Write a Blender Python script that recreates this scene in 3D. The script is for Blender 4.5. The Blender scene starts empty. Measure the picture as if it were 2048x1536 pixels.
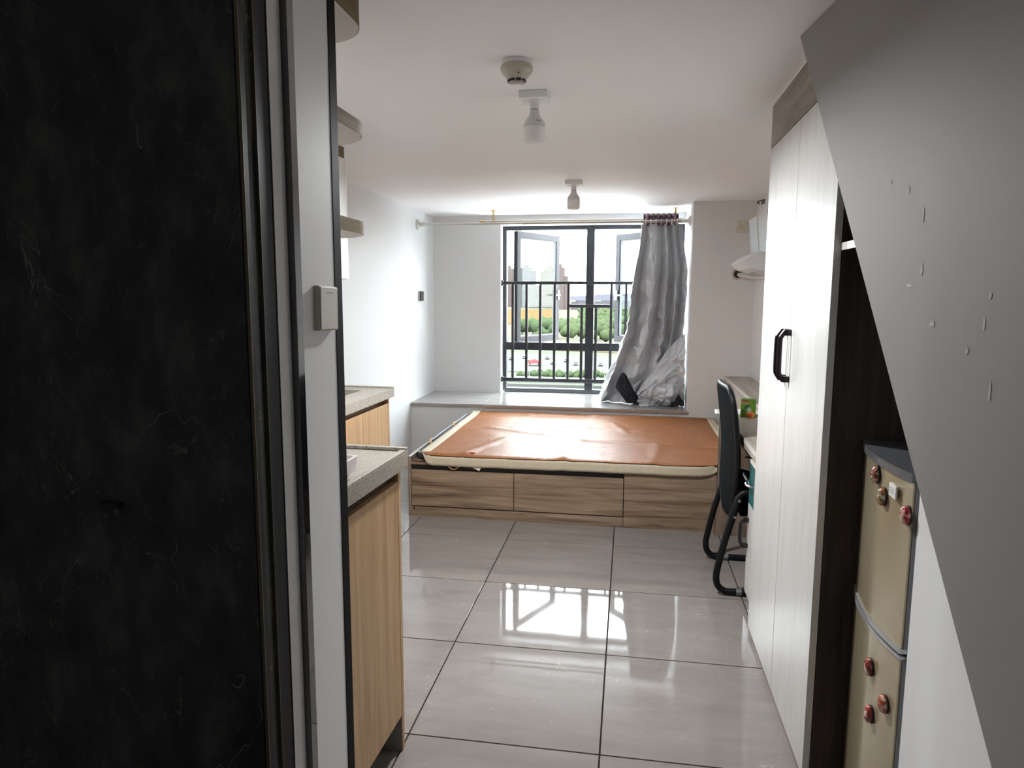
import bpy, bmesh, math, random
from mathutils import Vector, Matrix, noise

S = bpy.context.scene
COL = S.collection
random.seed(7)
R = math.radians

# ------------------------------------------------------------------ camera
def make_camera():
    yaw, pitch, roll, h, fpx = 0.164910886, 0.127227094, 0.00381331, 1.37977587, 1395.34858
    f = Vector((-math.sin(yaw)*math.cos(pitch), math.cos(yaw)*math.cos(pitch), -math.sin(pitch)))
    r0 = Vector((math.cos(yaw), math.sin(yaw), 0)); u0 = r0.cross(f)
    r = math.cos(roll)*r0 + math.sin(roll)*u0; u = -math.sin(roll)*r0 + math.cos(roll)*u0
    cam = bpy.data.cameras.new('camera'); o = bpy.data.objects.new('camera', cam); COL.objects.link(o)
    M = Matrix((r, u, -f)).transposed().to_4x4(); M.translation = (0, 0, h)
    o.matrix_world = M
    cam.sensor_fit = 'HORIZONTAL'; cam.sensor_width = 36; cam.lens = fpx/2048*36
    cam.clip_start = .05; cam.clip_end = 6000
    S.camera = o
make_camera()

# ------------------------------------------------------------------ light
SKY = 30.0
FILL_W = 36.0   # added fill lamp below the near ceiling bulb, itself unlit
w = bpy.data.worlds.new('overcast_sky'); S.world = w; w.use_nodes = True
bg = w.node_tree.nodes['Background']
bg.inputs['Color'].default_value = (.90, .955, 1, 1); bg.inputs['Strength'].default_value = SKY
S.view_settings.view_transform = 'Standard'
try: S.view_settings.look = 'None'
except Exception: pass
S.view_settings.exposure = 0.12; S.view_settings.gamma = 1.0
try: S.view_settings.use_curve_mapping = False
except Exception: pass
try:
    S.cycles.max_bounces = 16; S.cycles.diffuse_bounces = 12; S.cycles.glossy_bounces = 6
    S.cycles.transparent_max_bounces = 16
except Exception: pass

# ------------------------------------------------------------------ materials
MATS = {}
def mat(name, col, rough=.5, metal=0, spec=None, coat=0, alpha=None):
    if name in MATS: return MATS[name]
    m = bpy.data.materials.new(name); m.use_nodes = True
    b = m.node_tree.nodes['Principled BSDF']
    b.inputs['Base Color'].default_value = (*col, 1); b.inputs['Roughness'].default_value = rough
    b.inputs['Metallic'].default_value = metal
    if spec is not None: b.inputs['Specular IOR Level'].default_value = spec
    if coat: b.inputs['Coat Weight'].default_value = coat; b.inputs['Coat Roughness'].default_value = .08
    MATS[name] = m
    return m
class NT:
    def __init__(s, m): s.t = m.node_tree; s.b = s.t.nodes['Principled BSDF']
    def n(s, kind, **kw):
        x = s.t.nodes.new(kind)
        for k, v in kw.items():
            if k in x.inputs: x.inputs[k].default_value = v
            else: setattr(x, k, v)
        return x
    def l(s, a, b): s.t.links.new(a, b)
    def pos(s, scale=(1, 1, 1)):
        g = s.n('ShaderNodeNewGeometry'); mp = s.n('ShaderNodeMapping'); mp.inputs['Scale'].default_value = scale
        s.l(g.outputs['Position'], mp.inputs['Vector']); return mp.outputs[0]
    def ramp(s, fac, stops):
        r = s.n('ShaderNodeValToRGB'); e = r.color_ramp.elements
        while len(e) < len(stops): e.new(.5)
        for i, (p, c) in enumerate(stops): e[i].position = p; e[i].color = (*c, 1) if len(c) == 3 else c
        s.l(fac, r.inputs['Fac']); return r.outputs['Color']
    def noise(s, vec, scale, detail=4, rough=.55, dist=0):
        x = s.n('ShaderNodeTexNoise'); x.inputs['Scale'].default_value = scale; x.inputs['Detail'].default_value = detail
        x.inputs['Roughness'].default_value = rough; x.inputs['Distortion'].default_value = dist
        s.l(vec, x.inputs['Vector']); return x.outputs['Fac']
    def math(s, op, a, b=None):
        x = s.n('ShaderNodeMath', operation=op)
        for i, v in enumerate((a, b)):
            if v is None: continue
            if isinstance(v, (int, float)): x.inputs[i].default_value = v
            else: s.l(v, x.inputs[i])
        return x.outputs[0]
    def mix(s, fac, a, b, blend='MIX'):
        x = s.n('ShaderNodeMix', data_type='RGBA', blend_type=blend)
        if isinstance(fac, (int, float)): x.inputs[0].default_value = fac
        else: s.l(fac, x.inputs[0])
        for i, v in ((6, a), (7, b)):
            if isinstance(v, tuple): x.inputs[i].default_value = (*v, 1)
            else: s.l(v, x.inputs[i])
        return x.outputs[2]
    def bump(s, h, strength=.2, dist=.002):
        x = s.n('ShaderNodeBump'); x.inputs['Strength'].default_value = strength; x.inputs['Distance'].default_value = dist
        s.l(h, x.inputs['Height']); s.l(x.outputs[0], s.b.inputs['Normal'])
    def color(s, c): s.l(c, s.b.inputs['Base Color'])
    def rough(s, c): s.l(c, s.b.inputs['Roughness'])

def paint(name, col, rough=.6):
    m = mat(name, col, rough); t = NT(m); v = t.pos()
    t.color(t.mix(t.noise(v, 1.6, 5), tuple(c*.965 for c in col), tuple(min(1, c*1.03) for c in col)))
    t.bump(t.noise(v, 55, 3), .05, .002); return m
def wood(name, dark, mid, light, axis, rough=.45, scale=1.0, bump=.08, spec=.4, ring=True):
    m = mat(name, mid, rough, spec=spec); t = NT(m)
    sc = [14*scale]*3; sc[axis] = 1.1*scale
    v = t.pos(tuple(sc))
    a = t.noise(v, 1.0, 6, .6, .8)
    sc2 = [90*scale]*3; sc2[axis] = 2.5*scale
    b = t.noise(t.pos(tuple(sc2)), 1.0, 3)
    f = t.math('ADD', t.math('MULTIPLY', a, .75), t.math('MULTIPLY', b, .25))
    t.color(t.ramp(f, [(.33, dark), (.5, mid), (.66, light)]))
    t.bump(f, bump, .003); return m
def veins(t, v, scale, width, seed=0):
    # thin wandering lines where a warped noise crosses its middle, kept only in patches
    mp = t.n('ShaderNodeMapping'); mp.inputs['Location'].default_value = (seed, seed*1.7, seed*.6)
    t.l(v, mp.inputs['Vector'])
    a = t.noise(mp.outputs[0], scale, 3, .5, .7)
    d = t.math('ABSOLUTE', t.math('SUBTRACT', a, .5))
    line = t.math('LESS_THAN', d, width)
    mask = t.noise(mp.outputs[0], scale*1.3, 2)
    return t.math('MULTIPLY', line, t.math('GREATER_THAN', mask, .52))

M_WALL = paint('white_wall_paint', (.775, .785, .79))
M_CEIL = paint('ceiling_paint', (.93, .93, .93), .55)
M_STAIR = paint('stair_shaded_plaster', (.29, .278, .27))  # colour darkened well below the wall white to carry the stair side's shade
def m_tile():
    m = mat('polished_floor_tile', (.30, .27, .25), .07, spec=.40); t = NT(m)
    oi = t.n('ShaderNodeObjectInfo'); g = t.n('ShaderNodeNewGeometry')
    va = t.n('ShaderNodeVectorMath', operation='MULTIPLY_ADD')
    cx = t.n('ShaderNodeCombineXYZ')
    for i in range(3): t.l(oi.outputs['Random'], cx.inputs[i])
    t.l(cx.outputs[0], va.inputs[0]); va.inputs[1].default_value = (30, 17, 9); t.l(g.outputs['Position'], va.inputs[2])
    v = va.outputs[0]
    st = t.n('ShaderNodeMapping'); st.inputs['Scale'].default_value = (2.2, 9, 4); t.l(v, st.inputs['Vector'])
    base = t.ramp(t.noise(st.outputs[0], 1.1, 6, .6, .6), [(.3, (.150, .134, .121)), (.55, (.208, .188, .172)), (.75, (.262, .240, .224))])
    cloud = t.mix(t.noise(v, 2.2, 4), base, (.262, .244, .231))
    c = t.mix(t.math('MULTIPLY', veins(t, v, 3.1, .0011), .30), cloud, (.55, .52, .49))
    c = t.mix(t.math('MULTIPLY', veins(t, v, 6.5, .0014, 5), .25), c, (.5, .47, .44))
    t.color(c)
    t.rough(t.ramp(t.noise(v, 3.5, 4), [(.35, (.025,)*3), (.7, (.05,)*3)]))
    t.bump(t.noise(v, 5, 2), .012, .004)
    return m
M_TILE = m_tile()
def m_sill():
    m = mat('sill_tile', (.42, .40, .385), .07, spec=.6); t = NT(m); v = t.pos((1.5, 5, 2))
    c = t.ramp(t.noise(v, 1.2, 5), [(.3, (.34, .325, .315)), (.7, (.45, .435, .425))])
    t.color(c); return m
M_SILL = m_sill()
M_GROUT = mat('grout', (.03, .027, .024), .9, spec=.05)
M_BEDWOOD = wood('walnut_board', (.075, .046, .028), (.245, .172, .115), (.39, .29, .205), 0, .42, 1.15)
M_BEDWOODV = wood('walnut_board_upright', (.10, .07, .05), (.22, .16, .118), (.32, .245, .19), 2, .42, 1.0)
M_FASCIA = wood('grey_oak_board', (.16, .125, .10), (.25, .205, .17), (.34, .285, .24), 1, .5, 1.3)
M_GREYWOOD = wood('greige_board', (.24, .21, .175), (.34, .30, .25), (.42, .375, .32), 1, .45, 1.2)
M_OAK = wood('light_oak_veneer', (.35, .215, .11), (.46, .295, .158), (.56, .375, .215), 2, .4, 1.6, .03)
M_OAKEDGE = wood('oak_edge_band', (.15, .108, .058), (.20, .145, .083), (.25, .185, .11), 1, .6, 1.6, .03, .04)
M_SHELFUNDER = mat('beige_shelf_board', (.56, .505, .45), .45)
M_WHITEWOOD = wood('white_brushed_wood', (.55, .55, .535), (.625, .625, .61), (.67, .67, .655), 2, .33, 1.9, .12, .5)
M_WENGE = wood('wenge_board', (.020, .0145, .0125), (.045, .034, .030), (.075, .058, .051), 2, .5, 1.5, .08, .25)
M_WHITEEDGE = mat('white_edge_band', (.76, .73, .70), .4)
def m_top():
    m = mat('speckled_worktop', (.5, .47, .42), .3, spec=.5); t = NT(m); v = t.pos()
    a = t.noise(v, 260, 2); b = t.noise(v, 120, 2)
    c = t.ramp(a, [(.36, (.17, .155, .13)), (.47, (.38, .35, .30)), (.62, (.47, .44, .385))])
    t.color(t.mix(t.math('GREATER_THAN', b, .66), c, (.30, .27, .23))); return m
M_TOP = m_top()
def m_marble():
    m = mat('black_marble_laminate', (.012, .013, .014), .33, spec=.35); t = NT(m); v = t.pos((1, 1, .55))
    c = t.ramp(t.noise(v, 12, 6, .68), [(.3, (.015, .018, .018)), (.52, (.045, .049, .050)), (.75, (.13, .128, .12))])
    c = t.mix(t.math('MULTIPLY', veins(t, v, 9, .003, 3), .5), c, (.20, .175, .12))
    c = t.mix(t.math('MULTIPLY', veins(t, v, 19, .006, 8), .5), c, (.16, .135, .08))
    c = t.mix(t.math('MULTIPLY', veins(t, v, 5.5, .0015, 12), .6), c, (.33, .30, .26))
    t.color(c); return m
M_MARBLE = m_marble()
M_BLACKFRAME = mat('black_aluminium', (.006, .007, .0095), .5, spec=.22)
M_GOLDLINE = mat('bronze_line', (.16, .13, .09), .35, .6)
M_GLOSSBLACK = mat('gloss_black_trim', (.006, .006, .008), .04, spec=.9, coat=.8)
M_CREAM = mat('cream_plastic', (.66, .63, .55), .45)
M_WHITEPL = mat('white_plastic', (.80, .80, .79), .38)
M_DIFF = mat('frosted_diffuser', (.86, .845, .82), .5)
M_BLACKPL = mat('black_plastic', (.01, .01, .012), .4)
M_CHROME = mat('chrome', (.75, .75, .76), .15, 1)
M_STEEL = mat('brushed_steel_rod', (.55, .53, .50), .3, 1)
M_BRASS = mat('brass', (.50, .36, .15), .35, .9)
M_WINFRAME = mat('grey_window_aluminium', (.030, .032, .038), .45, 0, .3)
M_SASH = mat('grey_sash_aluminium', (.014, .0145, .0165), .55, 0, .12)
M_RAIL = mat('dark_rail_paint', (.022, .022, .026), .42)
M_TEAL = mat('teal_drawer_front', (.012, .105, .11), .4)
M_CHAIR = mat('black_powder_tube', (.004, .0045, .006), .45, 0, .25)
M_MESH = mat('black_mesh_fabric', (.0035, .004, .0055), .9, 0, .03)
M_RIVET = mat('steel_rivet', (.5, .5, .48), .3, 1)
def m_glass():
    m = bpy.data.materials.new('window_glass'); m.use_nodes = True; nt = m.node_tree; nt.nodes.clear()
    out = nt.nodes.new('ShaderNodeOutputMaterial'); mx = nt.nodes.new('ShaderNodeMixShader')
    tr = nt.nodes.new('ShaderNodeBsdfTransparent'); tr.inputs[0].default_value = (.92, .965, .955, 1)
    gl = nt.nodes.new('ShaderNodeBsdfGlossy'); gl.inputs['Roughness'].default_value = .02
    lw = nt.nodes.new('ShaderNodeLayerWeight'); lw.inputs['Blend'].default_value = .5
    pw = nt.nodes.new('ShaderNodeMath'); pw.operation = 'POWER'; pw.inputs[1].default_value = 5
    ma = nt.nodes.new('ShaderNodeMath'); ma.operation = 'MULTIPLY_ADD'; ma.inputs[1].default_value = .25; ma.inputs[2].default_value = .006
    nt.links.new(lw.outputs['Facing'], pw.inputs[0]); nt.links.new(pw.outputs[0], ma.inputs[0])
    nt.links.new(ma.outputs[0], mx.inputs[0]); nt.links.new(tr.outputs[0], mx.inputs[1]); nt.links.new(gl.outputs[0], mx.inputs[2])
    nt.links.new(mx.outputs[0], out.inputs[0]); return m
M_GLASS = m_glass()

# ------------------------------------------------------------------ mesh helpers
def box(bm, x0, x1, y0, y1, z0, z1, bev=0, M=None):
    vs = [bm.verts.new((x, y, z)) for x in (x0, x1) for y in (y0, y1) for z in (z0, z1)]
    q = [(0, 1, 3, 2), (4, 6, 7, 5), (0, 4, 5, 1), (2, 3, 7, 6), (0, 2, 6, 4), (1, 5, 7, 3)]
    fs = [bm.faces.new([vs[i] for i in f]) for f in q]
    geo = vs
    if bev:
        es = list({e for f in fs for e in f.edges})
        r = bmesh.ops.bevel(bm, geom=es, offset=bev, segments=2, affect='EDGES', profile=.5)
        geo = list({v for f in r['faces'] for v in f.verts} | {v for v in vs if v.is_valid})
    if M is not None:
        bmesh.ops.transform(bm, matrix=M, verts=[v for v in geo if v.is_valid])
    return bm
def B(*a, **k): return box(bmesh.new(), *a, **k)
def prism(bm, pts, vec):
    """polygon pts (3d) extruded along vec"""
    vec = Vector(vec); a = [bm.verts.new(p) for p in pts]; b = [bm.verts.new(Vector(p)+vec) for p in pts]
    n = len(pts); bm.faces.new(a); bm.faces.new(b[::-1])
    for i in range(n): bm.faces.new((a[i], b[i], b[(i+1) % n], a[(i+1) % n]))
    bmesh.ops.recalc_face_normals(bm, faces=bm.faces[:]); return bm
def smooth_path(pts, n=6):
    P = [Vector(p) for p in pts]; P = [2*P[0]-P[1]]+P+[2*P[-1]-P[-2]]; out = []
    for i in range(1, len(P)-2):
        for k in range(n):
            t = k/n; a, b, c, d = P[i-1:i+3]
            out.append(.5*((2*b)+(c-a)*t+(2*a-5*b+4*c-d)*t*t+(3*b-a-3*c+d)*t**3))
    out.append(P[-2]); return out
def tube(bm, pts, r, seg=10, cap=True, flat=1.0):
    P = [Vector(p) for p in pts]; rings = []
    up = Vector((0, 0, 1))
    t0 = (P[1]-P[0]).normalized()
    nrm = up.cross(t0) if abs(t0.dot(up)) < .95 else Vector((1, 0, 0)).cross(t0)
    nrm.normalize()
    for i, p in enumerate(P):
        t = (P[min(i+1, len(P)-1)]-P[max(i-1, 0)]).normalized()
        nrm = (nrm-t*nrm.dot(t)).normalized(); bn = t.cross(nrm)
        rr = r[i] if isinstance(r, (list, tuple)) else r
        rings.append([bm.verts.new(p+nrm*math.cos(a)*rr+bn*math.sin(a)*rr*flat) for a in [2*math.pi*k/seg for k in range(seg)]])
    for a, b in zip(rings, rings[1:]):
        for k in range(seg): bm.faces.new((a[k], a[(k+1) % seg], b[(k+1) % seg], b[k]))
    if cap: bm.faces.new(rings[0][::-1]); bm.faces.new(rings[-1])
    return bm
def lathe(bm, prof, center, seg=28, axis='z', sx=1.0):
    """prof: list of (r, h)"""
    c = Vector(center); rings = []
    for r, h in prof:
        ring = []
        for k in range(seg):
            a = 2*math.pi*k/seg; u, v = math.cos(a)*r, math.sin(a)*r
            d = {'z': (u*sx, v, h), 'x': (h, u, v), 'y': (u, h, v)}[axis]
            ring.append(bm.verts.new(c+Vector(d)))
        rings.append(ring)
    for a, b in zip(rings, rings[1:]):
        for k in range(seg): bm.faces.new((a[k], a[(k+1) % seg], b[(k+1) % seg], b[k]))
    bm.faces.new(rings[0][::-1]); bm.faces.new(rings[-1])
    bmesh.ops.recalc_face_normals(bm, faces=bm.faces[:]); return bm
def grid(bm, nu, nv, fn):
    g = [[bm.verts.new(fn(i/(nu-1), j/(nv-1))) for j in range(nv)] for i in range(nu)]
    for i in range(nu-1):
        for j in range(nv-1): bm.faces.new((g[i][j], g[i+1][j], g[i+1][j+1], g[i][j+1]))
    return bm

def loc_of(o):
    v = Vector((0, 0, 0))
    while o is not None: v += o.location; o = o.parent
    return v
def link(name, bm, m, parent=None, smooth=False, origin=None, solid=0):
    """bm in world coordinates -> one mesh object"""
    o = None
    if origin is None:
        vs = bm.verts
        origin = Vector((sum(v.co.x for v in vs), sum(v.co.y for v in vs), sum(v.co.z for v in vs)))/max(1, len(vs))
    origin = Vector(origin)
    for v in bm.verts: v.co -= origin
    me = bpy.data.meshes.new(name); bm.to_mesh(me); bm.free()
    for mm in (m if isinstance(m, (list, tuple)) else [m]): me.materials.append(mm)
    if smooth:
        for p in me.polygons: p.use_smooth = True
        if smooth != 'all':
            try: me.set_sharp_from_angle(angle=R(38))
            except Exception: pass
    o = bpy.data.objects.new(name, me); COL.objects.link(o)
    o.parent = parent; o.location = origin-(loc_of(parent) if parent else Vector((0, 0, 0)))
    if solid:
        md = o.modifiers.new('thick', 'SOLIDIFY'); md.thickness = solid; md.offset = 0
    return o
def tag(o, label=None, cat=None, group=None, kind=None):
    if label: o['label'] = label
    if cat: o['category'] = cat
    if group: o['group'] = group
    if kind: o['kind'] = kind
    return o
def thing(name, label, cat, loc=(0, 0, 0), group=None):
    o = bpy.data.objects.new(name, None); COL.objects.link(o); o.location = loc; o.empty_display_size = .1
    return tag(o, label, cat, group)
def struct(name, bm, m, label=None, parent=None, **k):
    o = link(name, bm, m, parent, **k)
    if parent is None: tag(o, label, None, None, 'structure')
    return o
def struct_empty(name, loc, label=None):
    o = bpy.data.objects.new(name, None); COL.objects.link(o); o.location = loc
    return tag(o, label, None, None, 'structure')
def copy_tree(o, parent=None, off=None):
    c = o.copy(); COL.objects.link(c)
    if parent is not None: c.parent = parent
    if off is not None: c.location = o.location+Vector(off)
    for ch in list(o.children): copy_tree(ch, c)
    return c

# ------------------------------------------------------------------ room shell
XL, XR, YP, YW, ZC, ZS = -1.82, .95, 5.68, 6.42, 2.10, .465
YB = -1.5
fl = struct('floor', B(XL-.1, XR+.1, YB, 5.78, -.10, -.008), M_GROUT, 'polished grey brown tiled floor')
def tiles():
    xs = [-.6548+.6*k for k in range(-3, 5)]; ys = [3.7697-.6*k for k in range(-4, 10)][::-1]
    xs = [XL]+[x for x in xs if XL < x < XR]+[XR]; ys = [YB]+[y for y in ys if YB < y < YP]+[YP]
    cache = {}
    for a, b in zip(xs, xs[1:]):
        for c, d in zip(ys, ys[1:]):
            key = (round(b-a, 3), round(d-c, 3))
            if key not in cache:
                g = .0026; hx, hy = (b-a)/2-g, (d-c)/2-g
                o = link('tile', B(-hx, hx, -hy, hy, -.009, 0, bev=.0008), M_TILE, fl, origin=(0, 0, 0)); cache[key] = o
            else:
                o = cache[key].copy(); COL.objects.link(o)
            o.location = Vector(((a+b)/2, (c+d)/2, 0))-fl.location
tiles()
struct('ceiling', B(XL-.1, XR+.1, YB, YW+.25, ZC, ZC+.12), M_CEIL, 'smooth white ceiling')
struct('wall_left', B(XL-.1, XL, 1.42, YW+.25, 0, ZC), M_WALL, 'long white wall on the left')
struct('wall_right', B(XR, XR+.1, YB, YP, 0, ZC), M_WALL, 'white wall behind wardrobe and desk')
struct('wall_back', B(XL-.1, XR+.1, YB-.1, YB, 0, ZC), M_WALL)
# pier to the right of the window recess
struct('wall_pier', B(.475, XR+.1, YP, YW+.25, 0, ZC), M_WALL, 'white wall right of the window recess')
# below the ledge
struct('wall_ledge', B(XL, .475, YP, YW+.05, 0, ZS-.016), M_WALL, 'low white wall under the window ledge')
def front_wall():
    bm = bmesh.new()
    x0, x1, z1 = -1.178, .475, 2.012
    box(bm, XL, x0, YW, YW+.2, ZS-.02, ZC)
    box(bm, x0, x1, YW, YW+.2, z1, ZC)
    return struct('wall_front', bm, M_WALL, 'white wall around the window')
front_wall()
ledge = struct_empty('trim_1', (-.67, YP, ZS), 'grey tiled window ledge')
for a, b in ((XL, -1.195), (-1.195, -.575), (-.575, .045), (.045, .472)):
    link('tile', B(a+.0008, b-.0008, YP-.012, YW+.04, ZS-.014, ZS, bev=.001), M_SILL, ledge)
link('edge_strip', B(XL, .490, YP-.014, YP+.01, ZS-.030, ZS-.0142), mat('ledge_edge', (.30, .25, .21), .3), ledge)

# partition block on the left with black trims
struct('wall_partition', box(B(-.66, -.60, 1.13, 1.405, 0, ZC), XL-.1, -.6601, 1.285, 1.405, 0, ZC), M_WALL, 'white partition wall end beside the dark door')
struct('trim_2', B(-.605, -.5875, 1.176, 1.2015, 0, ZC, bev=.001), M_GLOSSBLACK, 'glossy black upright trim on the partition wall')
struct('trim_3', B(-.64, -.5985, 1.372, 1.408, 0, ZC, bev=.001), mat('satin_black', (.007, .006, .007), .6, spec=.08), 'black corner trim at the end of the partition wall')
# dark marble door
def dark_door():
    d = struct_empty('door_1', (-1.0, 1.0, 0), 'black marble patterned door with black metal frame')
    a = R(9); ux, uy = -math.cos(a), math.sin(a)
    M = Matrix(((ux, -uy, 0, -.6075), (uy, ux, 0, 1.047), (0, 0, 1, 0), (0, 0, 0, 1)))
    # local x runs left along the leaf, local -y... leaf thickness 40 mm behind
    link('leaf', B(.0, .98, -.04, 0, .01, 2.07, M=M), M_MARBLE, d)
    lk = link('lock_plate', B(.290, .336, -.002, .012, .990, 1.004, bev=.001, M=M), M_BLACKPL, d)
    link('latch', B(.286, .298, .004, .0135, .985, .996, M=M), mat('dull_brass', (.12, .12, .08), .5, .5), lk)
    for i, (y0, y1, p) in enumerate(((1.037, 1.050, .003), (1.050, 1.0795, -.005), (1.080, 1.085, .003), (1.085, 1.1295, .0))):
        link('frame_strip', B(-.625 if i else -.606, -.60+p, y0, y1, 0, ZC), M_BLACKFRAME, d)
    link('frame_line', B(-.602, -.5965, 1.0355, 1.0368, 0, ZC), M_GOLDLINE, d)
    link('frame_line', B(-.602, -.5965, 1.0796, 1.0806, 0, ZC), M_GOLDLINE, d)
    link('frame_line', B(-.602, -.5988, 1.1275, 1.1297, 0, ZC), mat('dark_line', (.03, .026, .024), .5), d)
dark_door()
struct('wall_entry', B(XL-.1, -1.62, YB, 1.285, 0, ZC), M_WALL)

# staircase side (slanting edge) and the pale wall below it
def stair():
    a = Vector((.45, 2.2)); b = Vector((.60, .9))
    edge = [(.445, 2.247, 2.229), (.461, 2.104, 2.011), (.497, 1.788, 1.558), (.540, 1.423, 1.087), (.559, 1.254, .843), (.576, 1.111, .652)]
    # least squares z = m*y + c
    n = len(edge); sy = sum(e[1] for e in edge); sz = sum(e[2] for e in edge)
    m = (n*sum(e[1]*e[2] for e in edge)-sy*sz)/(n*sum(e[1]**2 for e in edge)-sy*sy); c = (sz-m*sy)/n
    def fx(y): return a.x+(b.x-a.x)*(y-a.y)/(b.y-a.y)
    def P(y, z): return (fx(y), y, z)
    ytop = (ZC-c)/m; pts = []
    pts.append(P(ytop, ZC))
    for t in (1.788, 1.423, 1.111): pts.append(P(t, m*t+c))
    y0 = -c/m
    pts.append(P(y0, 0)); pts.append(P(-1.3, 0)); pts.append(P(-1.3, ZC))
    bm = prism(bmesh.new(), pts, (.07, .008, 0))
    o = struct('wall_stair', bm, M_STAIR, 'slanting side of the staircase close on the right, shade in its colour')
    sp = bmesh.new(); rn = random.Random(5)
    for y, z, ry, rz in ((1.50, 1.585, .004, .006), (1.575, 1.61, .005, .004), (1.44, 1.53, .004, .013), (1.43, 1.43, .004, .012), (1.38, 1.33, .008, .006), (1.47, 1.40, .012, .003),
                    (1.22, 1.38, .004, .006), (1.27, 1.29, .005, .007), (1.20, 1.23, .003, .014), (1.10, 1.15, .005, .006), (1.23, 1.335, .003, .010)):
        c0 = Vector((fx(y), y, z)); ty = Vector(((b.x-a.x)/(b.y-a.y), 1, 0)).normalized(); nn = Vector((-ty.y, ty.x, 0))
        vs = []
        for k in range(14):
            q = 2*math.pi*k/14; w_ = 1+.35*rn.uniform(-1, 1)
            vs.append(sp.verts.new(c0+nn*.0008+ty*(ry*w_*math.cos(q))+Vector((0, 0, rz*w_*math.sin(q)))))
        sp.faces.new(vs)
    link('plaster_speck', sp, mat('plaster_speck', (.50, .485, .47), .7), o)['kind'] = 'stuff'
stair()
struct('wall_niche', B(.618, .80, .95, 1.56, 0, 1.5), M_WALL, 'pale wall under the staircase beside the fridge')

# ------------------------------------------------------------------ window
def window():
    w_ = struct_empty('window_1', (-.36, 6.55, ZS), 'dark grey aluminium window with two open casements')
    y0, y1 = 6.53, 6.60; x0, x1, z0, z1 = -1.176, .473, .468, 2.010
    f = bmesh.new()
    box(f, x0, x0+.034, y0, y1, z0, z1); box(f, x1-.034, x1, y0, y1, z0, z1)
    box(f, x0+.034, x1-.034, y0, y1, z1-.034, z1); box(f, x0+.034, x1-.034, y0, y1, z0, z0+.028)
    link('frame', f, M_WINFRAME, w_)
    link('mullion', B(-.397, -.324, y0-.012, y1, z0+.029, z1-.035), M_WINFRAME, w_)
    link('transom', B(x0+.035, -.398, y0-.004, y1, .862, .935), M_WINFRAME, w_)
    link('transom', B(-.323, x1-.035, y0-.004, y1, .862, .935), M_WINFRAME, w_)
    for a, b in ((x0+.034, -.397), (-.324, x1-.034)):
        link('pane', B(a, b, 6.562, 6.568, z0+.028, .862), M_GLASS, w_)
    # casements swung outwards
    def sash(hx, hy, ang, sgn, name='sash'):
        L, s = .735, .058; zb, zt = .915, 1.975
        ux, uy = sgn*math.cos(ang), math.sin(ang)
        M = Matrix(((ux, -uy, 0, hx), (uy, ux, 0, hy), (0, 0, 1, 0), (0, 0, 0, 1)))
        d = .022
        bm = bmesh.new()
        box(bm, 0, s, -d, d, zb, zt, M=M); box(bm, L-s, L, -d, d, zb, zt, M=M)
        box(bm, s, L-s, -d, d, zt-s, zt, M=M); box(bm, s, L-s, -d, d, zb, zb+s, M=M)
        o = link(name, bm, M_SASH, w_)
        gk = bmesh.new(); e = .012
        box(gk, s, s+e, -d*.6, d*.6, zb+s, zt-s, M=M); box(gk, L-s-e, L-s, -d*.6, d*.6, zb+s, zt-s, M=M)
        box(gk, s+e, L-s-e, -d*.6, d*.6, zt-s-e, zt-s, M=M); box(gk, s+e, L-s-e, -d*.6, d*.6, zb+s, zb+s+e, M=M)
        link('gasket', gk, mat('pale_gasket', (.030, .032, .033), .6), o)
        link('pane', B(s+e, L-s-e, -.003, .003, zb+s+e, zt-s-e, M=M), M_GLASS, o)
        hb = bmesh.new()
        yy = -d if sgn > 0 else d
        sg = -1 if sgn > 0 else 1
        box(hb, L-s+.012, L-.012, min(yy, yy+sg*.014), max(yy, yy+sg*.014), 1.33, 1.43, M=M)
        box(hb, L-s-.05, L-.02, min(yy+sg*.014, yy+sg*.03), max(yy+sg*.014, yy+sg*.03), 1.37, 1.388, M=M)
        link('handle', hb, mat('grey_handle', (.06, .06, .062), .45, .2), o)
    link('pull_cord', tube(bmesh.new(), smooth_path([(-.455, 6.545, 1.974), (-.452, 6.540, 1.945), (-.458, 6.542, 1.915), (-.460, 6.541, 1.895)], 4), [.0025]*8+[.0025]*4+[.005], 6), M_BLACKPL, w_)
    sash(-1.068, 6.60, R(63), 1)
    sash(.355, 6.60, R(49), -1)
    return w_
window()

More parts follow.
